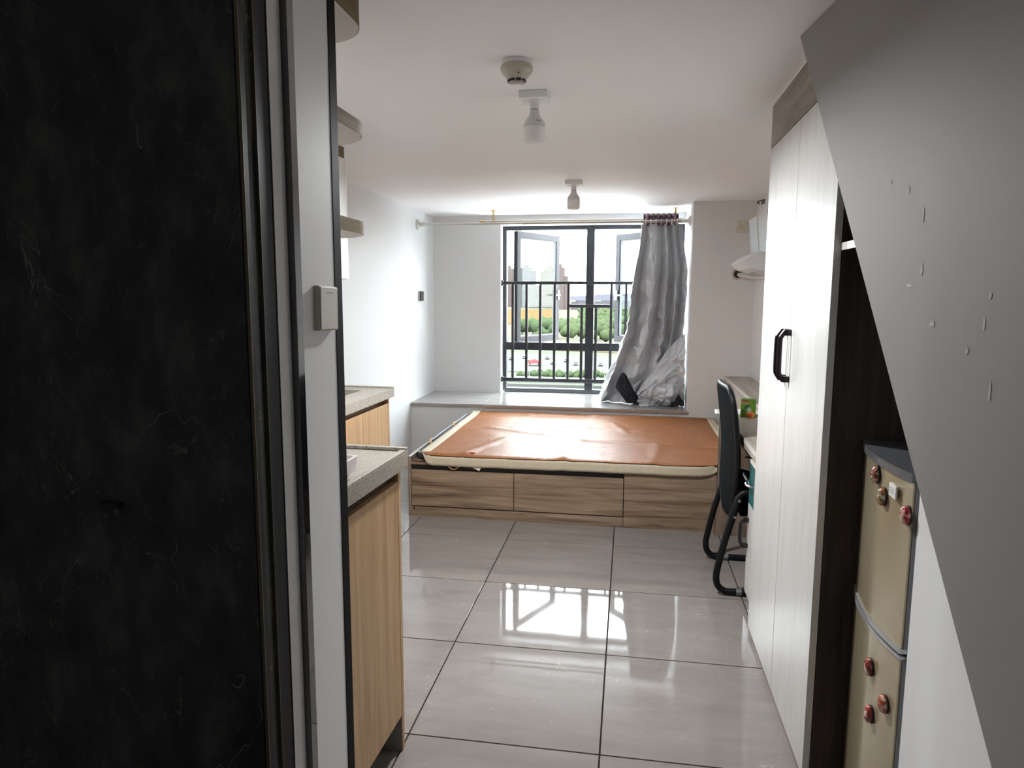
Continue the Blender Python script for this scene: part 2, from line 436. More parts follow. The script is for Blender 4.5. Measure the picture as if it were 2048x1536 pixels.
# guard rail inside the window
def guard_rail():
    g = thing('window_guard_rail', 'black metal safety railing fixed across the window', 'railing', (-.35, 6.47, .57))
    yr0, yr1 = 6.452, 6.492
    link('top_rail', B(-1.176, .474, yr0-.004, yr1-.004, 1.474, 1.504, bev=.003), M_RAIL, g)
    link('bottom_rail', B(-1.176, .474, yr0-.004, yr1-.004, .570, .605, bev=.003), M_RAIL, g)
    link('middle_rail', B(-.540, -.172, yr0+.004, yr1-.006, 1.264, 1.294, bev=.002), M_RAIL, g)
    tall = [-1.071, -.941, -.812, -.679, -.552, -.161, -.029, .102, .233, .364]; short = [-.428, -.297]
    p1 = p2 = None
    for x in tall:
        if p1 is None:
            p1 = link('bar', B(-.0115, .0115, yr0+.008, yr1-.008, .605, 1.474), M_RAIL, g, origin=(0, 0, 0)); o = p1
        else: o = p1.copy(); COL.objects.link(o)
        o.location = Vector((x, 0, 0))-g.location
    for x in short:
        if p2 is None:
            p2 = link('bar', B(-.0115, .0115, yr0+.008, yr1-.008, .605, 1.264), M_RAIL, g, origin=(0, 0, 0)); o = p2
        else: o = p2.copy(); COL.objects.link(o)
        o.location = Vector((x, 0, 0))-g.location
    for x0, x1 in ((-1.178, -1.160), (.457, .474)):
        for z in (1.489, .588):
            f = bmesh.new(); box(f, x0, x1, yr0-.012, yr1+.004, z-.024, z+.024, bev=.002)
            fl_ = link('flange', f, M_RAIL, g)
            link('screw', lathe(bmesh.new(), [(.004, -.002), (.005, 0), (.003, .002)], ((x0+x1)/2, yr0-.013, z), 10, 'y'), M_RIVET, fl_)
guard_rail()

# ------------------------------------------------------------------ bed
def bed():
    X0, X1, Y0, Y1, Z = -1.336, .70, 4.09, 5.665, .350
    b = thing('storage_bed', 'low walnut wood storage bed with drawers below the window ledge', 'bed', (-.32, 4.85, 0))
    link('carcass', B(X0+.02, X1-.002, Y0+.05, Y1, .02, Z-.02), M_BLACKPL, b)
    link('top_board', B(X0+.018, X1, Y0+.002, Y1, Z-.02, Z-.002), M_BEDWOOD, b)
    sd = link('side_panel', B(X0, X0+.018, Y0-.002, Y1, 0, Z+.028), M_BEDWOODV, b)
    link('edge_band', B(X0-.0005, X0+.0185, Y0+.01, Y1, Z+.028, Z+.0295), mat('pale_edge_band', (.72, .71, .70), .3), sd)
    link('top_rail', B(X0+.019, -.006, Y0, Y0+.02, .331, .348), M_BEDWOOD, b)
    link('handle_channel', B(X0+.019, -.006, Y0+.014, Y0+.04, .296, .331), mat('black_channel', (.004, .004, .006), .3), b)
    link('drawer_front', B(X0+.0215, -.669, Y0-.001, Y0+.018, .0675, .298, bev=.0008), M_BEDWOOD, b)
    link('drawer_front', B(-.6645, -.008, Y0-.001, Y0+.018, .0675, .298, bev=.0008), M_BEDWOOD, b)
    link('fixed_panel', B(-.0035, X1, Y0, Y0+.018, 0, .348, bev=.0008), M_BEDWOOD, b)
    pl = link('plinth', B(X0+.019, -.006, Y0+.001, Y0+.02, 0, .0605), M_BEDWOOD, b)
    link('knot', lathe(bmesh.new(), [(.006, -.0006), (.0065, 0)], (X0+.035, Y0+.001, .05), 12, 'y'), mat('dark_knot', (.02, .012, .008), .6), pl)
bed()
def rrect(x0, x1, y0, y1, rad, n=8):
    """rad: radii for corners (x0,y0),(x1,y0),(x1,y1),(x0,y1)"""
    out = []
    for (cx, cy, r, a0) in ((x0, y0, rad[0], 180), (x1, y0, rad[1], 270), (x1, y1, rad[2], 0), (x0, y1, rad[3], 90)):
        sx = 1 if cx == x0 else -1; sy = 1 if cy == y0 else -1
        for k in range(n+1):
            a = R(a0+90*k/n); out.append((cx+sx*r+r*math.cos(a), cy+sy*r+r*math.sin(a)))
    return out
def mattress():
    t = thing('mattress', 'thin charcoal mattress pad lying on the wooden bed', 'mattress', (-.33, 4.88, .35))
    o = rrect(-1.312, .685, 4.128, 5.655, (.10, .08, .06, .06))
    bm = bmesh.new(); prof = [(0.012, .349), (0, .358), (0, .386), (.012, .398)]
    rings = []
    cx, cy = -.32, 4.88
    for ins, z in prof:
        rings.append([bm.verts.new((x-math.copysign(ins, x-cx), y-math.copysign(ins, y-cy), z)) for x, y in o])
    n = len(o)
    for a, b in zip(rings, rings[1:]):
        for k in range(n): bm.faces.new((a[k], a[(k+1) % n], b[(k+1) % n], b[k]))
    bm.faces.new(rings[0][::-1]); bm.faces.new(rings[-1])
    m = mat('charcoal_fabric', (.045, .047, .055), .7); tt = NT(m); tt.bump(tt.noise(tt.pos(), 400, 2), .3, .001)
    link('pad', bm, m, t, smooth=True)
    pm = mat('grey_piping', (.42, .43, .46), .6)
    pp = [(x-math.copysign(.004, x-cx), y-math.copysign(.004, y-cy), .393) for x, y in o]
    link('piping', tube(bmesh.new(), pp+[pp[0]], .0045, 6, False), pm, t, smooth='all')
    # elastic straps and tags
    st = mat('tan_elastic', (.45, .27, .14), .7)
    for x, y in ((-1.262, 5.05), (-1.262, 4.42)):
        bm = bmesh.new()
        pts = smooth_path([(x-.044, y+.09, .403), (x-.036, y+.06, .414), (x-.027, y+.01, .410), (x-.020, y-.03, .4035)], 5)
        tube(bm, pts, .009, 8, True, .3); link('strap', bm, st, t, smooth=True)
    return t
mattress()
MAT_Z = .4025
def mat_outline():
    return rrect(-1.262, .690, 4.075, 5.640, (.09, .27, .03, .03), 10)
def mat_height(x, y):
    z = MAT_Z
    # droops over the front edge of the mattress, more to the right
    front = 4.118-.01*(x+1.26)
    if y < front:
        t = (front-y)/.045; z -= .012*min(1, t)**2
    cr = 0
    for (ax, ay, bx, by, h, wd) in ((-.26, 5.62, -.30, 4.62, .006, .03), (-.30, 4.60, -.37, 4.12, .010, .035), (-1.0, 4.98, -.42, 4.74, .008, .04), (-.26, 4.64, .66, 4.52, .010, .045),
                                    (-.80, 4.62, -.98, 4.14, .010, .04), (-.55, 5.2, .1, 5.05, .006, .05), (-.78, 5.62, -.82, 5.0, .005, .03), (.22, 4.6, .16, 4.12, .006, .04), (-.1, 5.3, .0, 4.95, .007, .03)):
        dx, dy = bx-ax, by-ay; L2 = dx*dx+dy*dy
        t = max(0, min(1, ((x-ax)*dx+(y-ay)*dy)/L2)); d = math.hypot(x-ax-t*dx, y-ay-t*dy)
        if d < wd*2: cr += h*math.exp(-(d/wd)**2)
    z += cr + .006*(noise.noise(Vector((x*2.2, y*2.2, 3)))) + .0025*noise.noise(Vector((x*7, y*7, 9)))
    if y > 5.5: z += .012*((y-5.5)/.14)**2
    if x > .55 and y < 4.75: z += .05*((x-.55)/.14)**2
    return max(z, .4016) if y > front else z
def sleeping_mat():
    t = thing('sleeping_mat', 'brown woven bead mat with cream border spread over the bed', 'mat', (-.3, 4.85, .39))
    m = mat('brown_bead_weave', (.30, .105, .035), .45, spec=.13); tt = NT(m); v = tt.pos((1, 1, 0))
    rot = tt.n('ShaderNodeMapping'); rot.inputs['Rotation'].default_value = (0, 0, R(45)); tt.l(v, rot.inputs['Vector'])
    ck = tt.n('ShaderNodeTexVoronoi'); ck.inputs['Scale'].default_value = 95; ck.inputs['Randomness'].default_value = .15
    tt.l(rot.outputs[0], ck.inputs['Vector'])
    c = tt.ramp(ck.outputs['Distance'], [(.15, (.42, .175, .064)), (.45, (.27, .100, .033)), (.62, (.07, .022, .008))])
    c2 = tt.mix(tt.math('MULTIPLY', tt.noise(v, 3, 3), .35), c, (.42, .17, .07))
    tt.color(c2); tt.bump(tt.math('MULTIPLY', ck.outputs['Distance'], -1), .38, .004)
    tt.rough(tt.ramp(ck.outputs['Color'], [(.2, (.36,)*3), (.8, (.52,)*3)]))
    o = mat_outline()
    # inside test using the rounded outline
    x0, x1, y0, y1 = -1.262, .690, 4.075, 5.640
    def clampin(x, y):
        # pull grid points into the rounded front corners
        for (cx, cy, r, sx, sy) in ((x0, y0, .09, 1, 1), (x1, y0, .27, -1, 1)):
            ox, oy = cx+sx*r, cy+sy*r
            if (x-ox)*sx < 0 and (y-oy)*sy < 0:
                d = math.hypot(x-ox, y-oy)
                mx = max(abs(x-ox), abs(y-oy))
                if d > 1e-6: k = mx/d; x, y = ox+(x-ox)*k, oy+(y-oy)*k
        return x, y
    bm = bmesh.new()
    NU, NV = 150, 130
    def fn(u, vv):
        # denser rows towards the front
        y = y0+(y1-y0)*vv**1.6
        x, y = clampin(x0+(x1-x0)*u, y)
        return (x, y, mat_height(x, y))
    grid(bm, NU, NV, fn)
    link('weave', bm, m, t, smooth='all', solid=.003)
    cm = mat('cream_binding', (.62, .54, .40), .65); ct = NT(cm)
    wv = ct.n('ShaderNodeTexWave'); wv.inputs['Scale'].default_value = 9; wv.inputs['Distortion'].default_value = 6
    ct.l(ct.pos((6, 6, 1)), wv.inputs['Vector'])
    ct.bump(wv.outputs['Fac'], .35, .004)
    # border: a strip following the left, front and right edge
    path = []
    W = .062
    left = [(x0, y1-(y1-(y0+.09))*k/40) for k in range(40)]
    c1 = [(x0+.09+.09*math.cos(R(180+90*k/10)), y0+.09+.09*math.sin(R(180+90*k/10))) for k in range(11)]
    fr = [(x0+.09+(x1-.27-x0-.09)*k/60, y0) for k in range(1, 61)]
    c2_ = [(x1-.27+.27*math.cos(R(270+90*k/14)), y0+.27+.27*math.sin(R(270+90*k/14))) for k in range(1, 15)]
    rt = [(x1, y0+.27+(y1-y0-.27)*k/36) for k in range(1, 37)]
    path = left+c1+fr+c2_+rt
    bm = bmesh.new(); rows = []
    for i, (x, y) in enumerate(path):
        a = path[max(i-1, 0)]; b = path[min(i+1, len(path)-1)]
        tx, ty = b[0]-a[0], b[1]-a[1]; L = math.hypot(tx, ty) or 1
        nx, ny = -ty/L, tx/L       # inward (path runs counter-clockwise from the back left)
        row = []
        f = max(0, ny)**2*max(0, min(1, (4.118-y)/.03))   # 1 on the front, where the binding hangs down over the mattress edge
        for k in range(5):
            q = -.004+W*k/4; qh = q*(1-f)-.004*f
            px, py = x+nx*qh, y+ny*qh
            z = mat_height(px, max(py, y0))+.0028*(1-f)+(.0014*noise.noise(Vector((px*40, py*40, q*30))))
            z -= f*(W*.92-q*.92)
            if f > .3: py += .0022*noise.noise(Vector((px*55+q*120, 3, 1)))
            if k == 0: z -= .001
            row.append(bm.verts.new((px, py, z)))
        rows.append(row)
    for a, b in zip(rows, rows[1:]):
        for k in range(4): bm.faces.new((a[k], a[k+1], b[k+1], b[k]))
    bmesh.ops.recalc_face_normals(bm, faces=bm.faces[:])
    link('border', bm, cm, t, smooth='all', solid=.004)
    z = mat_height(-.93, 4.13)
    link('label_tag', B(-.952, -.918, 4.120, 4.137, z+.0035, z+.0075), mat('red_tag', (.45, .02, .03), .6), t)
    # elastic loop and paper tag hanging at the front
    link('loop', tube(bmesh.new(), smooth_path([(-1.08, 4.084, .338), (-1.062, 4.072, .322), (-1.04, 4.07, .314), (-1.018, 4.072, .322), (-1.00, 4.084, .338)], 5), .004, 6, True, .5), mat('tan_elastic', (.45, .27, .14), .7), t)
    bm = bmesh.new(); prism(bm, [(-.935, 4.078, .332), (-.865, 4.076, .335), (-.878, 4.070, .312)], (0, -.001, 0))
    link('wash_tag', bm, mat('paper_tag', (.7, .66, .58), .7), t)
sleeping_mat()

# ------------------------------------------------------------------ curtain
def curtain_rods():
    r = thing('curtain_rod', 'steel telescopic curtain rod spanning the window recess', 'curtain rod', (-.67, 5.92, 1.977))
    link('rod', tube(bmesh.new(), [(XL+.06, 5.92, 1.977), (-.9, 5.92, 1.977)], .0095, 12), M_STEEL, r, smooth=True)
    link('sleeve', tube(bmesh.new(), [(-.9, 5.92, 1.977), (.435, 5.92, 1.977)], .0125, 12), mat('pale_rod', (.42, .395, .36), .3, .8), r, smooth=True)
    for x, s in ((XL, 1), (.475, -1)):
        bm = bmesh.new()
        lathe(bm, [(.043*1.0, 0), (.043, s*.012), (.024, s*.020), (.017, s*.03), (.017, s*.075)], (x, 5.92, 1.977), 20, 'x')
        link('bracket', bm, mat('bracket_cream', (.74, .72, .68), .45), r, smooth=True)
    k = thing('brass_curtain_pole', 'thin second curtain pole with brass end behind the steel rod', 'curtain rod', (-.4, 6.05, 2.008))
    link('pole', tube(bmesh.new(), [(-1.245, 6.05, 2.008), (.42, 6.05, 2.008)], .0095, 10), mat('beige_pole', (.55, .49, .42), .35, .7), k, smooth=True)
    link('finial', lathe(bmesh.new(), [(.009, 0), (.013, .004), (.013, .03), (.0095, .034), (.0095, .05)], (-1.294, 6.05, 2.008), 14, 'x'), M_BRASS, k, smooth=True)
    for x in (-1.175, .36):
        bm = bmesh.new(); box(bm, x-.007, x+.007, 6.042, 6.058, 1.994, ZC-.004); box(bm, x-.02, x+.02, 6.03, 6.07, ZC-.006, ZC)
        link('hanger', bm, M_BRASS, k)
curtain_rods()
def curtain():
    t = thing('curtain', 'silver blackout curtain bunched at the right side of the window', 'curtain', (.1, 6.0, ZS))
    m = mat('silver_coated_cloth', (.56, .59, .63), .36, .25); tt = NT(m); v = tt.pos()
    tt.color(tt.mix(tt.noise(v, 9, 4), (.56, .595, .645), (.66, .69, .73)))
    tt.bump(tt.noise(v, 38, 4), .25, .006)
    navy = mat('navy_lining', (.012, .014, .022), .8)
    mauve = mat('mauve_header', (.20, .12, .145), .7)
    def rid(p, f):
        return abs(noise.noise(Vector((p[0]*f, p[1]*f, p[2]))))
    prof = [(0, .072), (.06, .070), (.18, .050), (.34, .015), (.50, -.010), (.58, -.035), (.70, -.095), (.80, -.150), (.89, -.200), (1, -.255)]
    def lerp(tab, t):
        for (a, x), (b, y) in zip(tab, tab[1:]):
            if t <= b: return x+(y-x)*(t-a)/(b-a)
        return tab[-1][1]
    def fn(u, vv):
        z = 1.958-(1.958-.464)*vv
        xl = lerp(prof, vv); xr = .400+.062*min(1, vv*4)-.012*vv
        w_ = u+.03*math.sin(vv*5+u*4)*(.3+vv)
        ph = w_*4.2+.10*math.sin(vv*2.2)+.28*math.sin(u*7.3+.8)+.12*math.sin(vv*6+u*9)*vv
        k = abs(math.sin(math.pi*ph)); fold = 1-2*k**.75
        amp = .030+.040*min(1, vv*2.2)
        # pinch halfway down the left panel
        pin = math.exp(-((u-.22-.1*vv)/.10)**2-((vv-.40)/.05)**2)
        x = xl+(xr-xl)*u+.012*math.sin(2*math.pi*ph)
        y = 5.965+fold*amp+.045*pin+.20*max(0, vv-.4)**1.3*(1-u)**1.2
        c = .034+.10*vv*vv
        d1 = rid((u*2.2+vv*1.6, vv*4-u, 1), 1.6); d2 = rid((u*4-vv*3, vv*7+u*2, 4), 1.5); d3 = rid((u*9+vv*4, vv*12, 8), 1.3)
        y += c*(1.0*(d1-.25)+.6*(d2-.25)+.25*(d3-.25)); x += .4*c*(d2-.25)
        z += .05*vv*(d1-.25)*(1-vv)
        return (min(x, .464), min(max(y, 5.80), 6.42), max(z, .466))
    link('drape', grid(bmesh.new(), 190, 190, fn), m, t, smooth='all', solid=.0015)
    # loose lower corner thrown forward over the ledge
    def fn2(u, vv):
        zt = 1.07-.44*(1-u)**1.25; z = zt+(.466-zt)*vv
        x = .118+(.464-.118)*u-.035*(1-u)*math.sin(vv*3.0)
        y = 5.86-.085*math.sin(min(1, vv*1.05)*math.pi*.9)*(1-.35*u)+.05*(1-vv)**2
        q = rid((u*1.6+vv*1.1, vv*2.0-u*.8, 21), 1.35)-.22; q2 = rid((u*3.5-vv*2, vv*4+u, 31), 1.4)-.22; q3 = rid((u*8, vv*9, 37), 1.2)-.22
        g = (.5+vv)
        y += g*(-.13*q-.06*q2-.02*q3); x += .03*q2*g; z += .04*(q+q2)*vv*(1-vv)*2
        return (min(x, .465), min(max(y, 5.69), 5.95), max(z, .4665))
    link('loose_corner', grid(bmesh.new(), 80, 80, fn2), m, t, smooth='all', solid=.0015)
    # navy inner side showing in the gaps at the bottom
    def fn3(u, vv):
        x = -.10+.13*u+.10*vv; z = .478+.26*(1-vv)*(.5+.5*math.sin(u*3.1))
        y = 5.93-.05*math.sin(u*3.1)+.03*(rid((u*4, vv*4, 41), 2.5)-.2)
        return (x, y, z)
    link('lining', grid(bmesh.new(), 30, 30, fn3), navy, t, smooth='all', solid=.002)
    bm = bmesh.new(); prism(bm, [(.33, 5.83, .475), (.468, 5.83, .475), (.468, 5.86, .66), (.44, 5.86, .60)], (0, .05, 0))
    link('lining', bm, navy, t)
    # header: pleated mauve band poking above the rod and rings
    def fn4(u, vv):
        x = .10+.28*u; ph = u*2*math.pi*6.5
        return (x, 5.970+.030*math.sin(ph), 1.945+.100*vv)
    link('header', grid(bmesh.new(), 120, 6, fn4), mauve, t, smooth='all', solid=.003)
    p = None
    for k in range(7):
        x = .115+.042*k
        if p is None:
            bm = bmesh.new()
            pts = [(0, .022*math.cos(a), .022*math.sin(a)) for a in [2*math.pi*i/18 for i in range(19)]]
            tube(bm, pts, .0045, 8, False); p = link('ring', bm, mat('pale_ring', (.6, .55, .55), .4), t, smooth='all', origin=(0, 0, 0)); o = p
        else: o = p.copy(); COL.objects.link(o)
        o.location = Vector((x, 5.92, 1.973))-t.location
curtain()

# ------------------------------------------------------------------ ceiling fittings
def bulb(x, y, label):
    t = thing('ceiling_bulb', label, 'light fixture', (x, y, ZC), 'bare bulbs on square ceiling bases')
    b = link('base', B(x-.052, x+.052, y-.05, y+.05, ZC-.026, ZC-.001, bev=.002), M_WHITEPL, t)
    for sx in (-.033, .033):
        link('screw', lathe(bmesh.new(), [(.004, -.0005), (.0055, -.0005), (.004, -.003)], (x+sx, y-.012, ZC-.026), 10), M_RIVET, b)
    link('socket', lathe(bmesh.new(), [(.021, -.026), (.021, -.030), (.017, -.034), (.0165, -.056)], (x, y, ZC), 24), M_WHITEPL, t, smooth=True)
    link('neck_ring', lathe(bmesh.new(), [(.0145, -.056), (.0145, -.059)], (x, y, ZC), 24), mat('neck_gap', (.2, .2, .2), .5), t)
    bd = link('bulb_body', lathe(bmesh.new(), [(.0165, -.059), (.0172, -.068), (.0205, -.078), (.0275, -.088), (.035, -.097), (.0392, -.106), (.0402, -.113), (.0402, -.1185)], (x, y, ZC), 32), mat('bulb_grey_white', (.66, .665, .67), .35), t, smooth=True)
    mk = bmesh.new()
    for k, wd in enumerate((.004, .003, .0045)):
        a = -1.2+.16*k; r = .0385
        box(mk, x+r*math.cos(a)-.002, x+r*math.cos(a)+wd*.5, y+r*math.sin(a)-.0008, y+r*math.sin(a)+.0004, ZC-.1025, ZC-.0995)
    link('print_mark', mk, mat('grey_print', (.35, .35, .36), .6), bd)['kind'] = 'stuff'
    link('diffuser', lathe(bmesh.new(), [(.0385, -.1186), (.0408, -.1195), (.0408, -.162), (.0392, -.170), (.034, -.1755), (.02, -.179), (.006, -.1795)], (x, y, ZC), 32), M_DIFF, t, smooth=True)
def fill_light(x, y, p):
    # added fill lamp under the unlit bulb, shining down to brighten the room
    l = bpy.data.lights.new('fill_light', 'AREA'); l.shape = 'DISK'; l.size = .078; l.energy = p; l.color = (.98, .99, 1)
    o = bpy.data.objects.new('fill_light', l); COL.objects.link(o); o.location = (x, y, ZC-.181)
fill_light(-.355, 2.605, FILL_W)
bulb(-.355, 2.605, 'large bare bulb on a square ceiling base, nearer one beside the smoke detector')
bulb(-.367, 4.574, 'small looking bare bulb on a square ceiling base, farther one towards the window')
def smoke():
    x, y = -.363, 2.248
    t = thing('smoke_detector', 'cream round smoke detector on the ceiling near the bulb', 'smoke detector', (x, y, ZC))
    link('base', lathe(bmesh.new(), [(.048, -.001), (.048, -.014)], (x, y, ZC), 36), M_WHITEPL, t, smooth=True)
    link('body', lathe(bmesh.new(), [(.047, -.014), (.051, -.018), (.051, -.030), (.047, -.035), (.034, -.050), (.027, -.058)], (x, y, ZC), 36), mat('aged_cream', (.52, .48, .40), .4), t, smooth=True)
    p = None
    for k in range(8):
        a = R(22+45*k)
        M = Matrix.Translation((x+.026*math.cos(a), y+.026*math.sin(a), ZC-.060)) @ Matrix.Rotation(a, 4, 'Z')
        link('slot', B(-.003, .003, -.008, .008, -.0035, .0035, bev=.001, M=M), M_BLACKPL, t)
    link('sensor_cap', lathe(bmesh.new(), [(.0265, -.0565), (.024, -.064), (.023, -.069), (.017, -.072), (.006, -.0725)], (x, y, ZC), 30), mat('satin_cap', (.62, .58, .54), .3, .5), t, smooth=True)
    link('led', lathe(bmesh.new(), [(.0025, 0), (.002, -.003)], (x+.012, y-.038, ZC-.045), 10), M_BLACKPL, t)
smoke()

# ------------------------------------------------------------------ kitchen side
def RZ(px, py, deg): return Matrix.Translation((px, py, 0)) @ Matrix.Rotation(R(deg), 4, 'Z') @ Matrix.Translation((-px, -py, 0))
def near_kitchen():
    M = RZ(-.63, 1.93, -2.2)
    Y0, Y1 = 1.42, 1.93
    c = thing('base_cabinet', 'light oak base cabinet just behind the partition wall', 'cabinet', (-.9, 1.67, 0))
    link('end_panel', B(-1.25, -.645, Y1-.045, Y1-.027, 0, .868, M=M), M_OAK, c)
    link('body', B(-1.25, -.675, Y0+.03, Y1-.046, .11, .868, M=M), M_OAK, c)
    link('door', B(-.664, -.645, Y0+.03, Y1-.048, .117, .842, bev=.001, M=M), M_OAK, c)
    link('inner_face', B(-1.25, -.648, Y1-.0462, Y1-.0452, 0, .108, M=M), mat('grey_melamine', (.24, .235, .23), .5), c)
    link('kick_board', B(-.745, -.73, Y0+.03, Y1-.05, 0, .11, M=M), mat('grey_kick', (.16, .15, .14), .5), c)
    link('handle_gap', B(-.676, -.671, Y0+.03, Y1-.048, .842, .876, M=M), mat('dark_gap', (.05, .03, .015), .6), c)
    w_ = thing('worktop', 'speckled grey worktop on the near oak base cabinet', 'worktop', (-1.0, 1.67, .9))
    bm = bmesh.new()
    box(bm, -1.8, -.63, Y0, Y1, .878, .926, bev=.0015, M=M)
    link('slab', bm, M_TOP, w_)
    bm = bmesh.new(); box(bm, -1.8, -.63, Y1-.018, Y1, .9262, .936, bev=.002, M=M)
    link('rim', bm, M_TOP, w_)
    bm = bmesh.new(); box(bm, -.648, -.63, Y0, Y1-.0185, .9262, .931, bev=.002, M=M); link('rim', bm, M_TOP, w_)
    # tub
    t = thing('plastic_tub', 'pinkish white rectangular tub standing on the near worktop', 'tub', (-.76, 1.52, .927))
    pm = mat('pinkish_plastic', (.74, .66, .67), .35)
    bm = bmesh.new()
    def ring(x0, x1, y0, y1, z): return [bm.verts.new((x, y, z)) for x, y in rrect(x0, x1, y0, y1, (.012,)*4, 4)]
    rs = [ring(-.86, -.672, 1.44, 1.580, .9265), ring(-.87, -.664, 1.43, 1.600, .946), ring(-.875, -.657, 1.425, 1.614, .948),
          ring(-.877, -.655, 1.423, 1.617, .982), ring(-.869, -.663, 1.431, 1.609, .982), ring(-.85, -.682, 1.45, 1.57, .932)]
    n = len(rs[0])
    for a, b in zip(rs, rs[1:]):
        for k in range(n): bm.faces.new((a[k], a[(k+1) % n], b[(k+1) % n], b[k]))
    bm.faces.new(rs[0][::-1]); bm.faces.new(rs[-1])
    link('tub_body', bm, pm, t, smooth=True)
near_kitchen()
def far_kitchen():
    M = RZ(-1.105, 3.19, -1.6)
    Y0, Y1 = 2.0, 3.19
    c = thing('base_cabinet', 'light oak two-door base cabinet under the sink worktop', 'cabinet', (-1.4, 2.6, 0))
    link('end_panel', B(XL+.045, -1.125, Y1-.038, Y1-.020, 0, .888, M=M), M_OAK, c)
    link('body', B(XL+.045, -1.155, Y0, Y1-.039, .10, .70, M=M), M_OAK, c)
    for a, b in ((Y1-.335, Y1-.040), (Y1-.635, Y1-.338), (Y1-.935, Y1-.638)):
        link('door', B(-1.144, -1.125, a, b, .11, .862, bev=.001, M=M), M_OAK, c)
    link('handle_gap', B(-1.156, -1.151, Y0, Y1-.04, .70, .888, M=M), mat('oak_gap', (.22, .13, .06), .6), c)
    link('kick_board', B(-1.21, -1.195, Y0, Y1-.04, 0, .10, M=M), mat('grey_kick', (.16, .15, .14), .5), c)
    w_ = thing('worktop', 'speckled grey worktop with sink cutout along the left wall', 'worktop', (-1.4, 2.6, .92))
    # slab with a cutout: four pieces in one mesh
    sx0, sx1, sy0, sy1 = -1.66, -1.225, 2.45, 3.08
    bm = bmesh.new()
    xa = XL+.045
    box(bm, xa, sx0, Y0, Y1, .892, .933, M=M); box(bm, sx1, -1.105, Y0, Y1, .892, .933, M=M)
    box(bm, sx0, sx1, Y0, sy0, .892, .933, M=M); box(bm, sx0, sx1, sy1, Y1, .892, .933, M=M)
    link('slab', bm, M_TOP, w_)
    link('rim', B(xa, -1.105, Y1-.012, Y1, .933, .940, bev=.002, M=M), M_TOP, w_)
    bm = bmesh.new(); g = .004
    box(bm, sx0-g, sx0+.006, sy0-g, sy1+g, .76, .8915, M=M); box(bm, sx1-.006, sx1+g, sy0-g, sy1+g, .76, .8915, M=M)
    box(bm, sx0, sx1, sy0-g, sy0+.006, .76, .8915, M=M); box(bm, sx0, sx1, sy1-.006, sy1+g, .76, .8915, M=M)
    box(bm, sx0, sx1, sy0, sy1, .752, .76, M=M)
    link('sink_basin', bm, mat('brown_grey_sink', (.20, .175, .145), .45), w_)
    k = thing('wall_cabinet', 'white wall cabinet with oak top strip above the sink worktop', 'cabinet', (-1.55, 2.8, 1.46))
    link('body', B(XL+.002, -1.34, 2.3, 3.172, 1.452, 2.05), M_WHITEPL, k)
    link('side_panel', B(XL+.002, -1.322, 3.173, 3.190, 1.450, 2.056), M_WHITEPL, k)
    link('door', B(-1.339, -1.322, 2.75, 3.170, 1.452, 2.004, bev=.001), M_WHITEPL, k)
    link('door', B(-1.339, -1.322, 2.32, 2.747, 1.452, 2.004, bev=.001), M_WHITEPL, k)
    link('top_strip', B(-1.339, -1.322, 2.3, 3.172, 2.006, 2.055), M_OAKEDGE, k)
far_kitchen()
def end_shelves():
    k = thing('end_shelf_unit', 'open oak edged shelves with rounded ends above the near worktop', 'shelf', (-.8, 1.6, 1.5))
    X1, Y0, Y1, rad = -.632, 1.412, 1.735, .135
    def outline(g=0):
        x1, y1 = X1-g, Y1-g
        p = [(-1.10, Y0), (x1, Y0)]
        for i in range(15):
            a = R(90*i/14); p.append((x1-rad+rad*math.cos(a), y1-rad+rad*math.sin(a)))
        p.append((-1.10, y1)); return p
    for z0, z1 in ((1.522, 1.553), (1.752, 1.784), (1.998, ZC-.002)):
        o = link('shelf', prism(bmesh.new(), [(x, y, z0) for x, y in outline(.0015)], (0, 0, z1-z0)), M_SHELFUNDER, k)
        bm = bmesh.new(); pts = outline()[1:]; q = outline(.002)[1:]
        for (a, b, c, d) in zip(pts, pts[1:], q[1:], q):
            prism(bm, [(a[0], a[1], z0+.001), (b[0], b[1], z0+.001), (c[0], c[1], z0+.001), (d[0], d[1], z0+.001)], (0, 0, z1-z0-.002))
        link('edge_band', bm, M_OAKEDGE, o, smooth=True)
    link('upright_panel', B(-1.118, -1.10, Y0, Y1, 1.52, ZC-.002), M_OAK, k)
end_shelves()
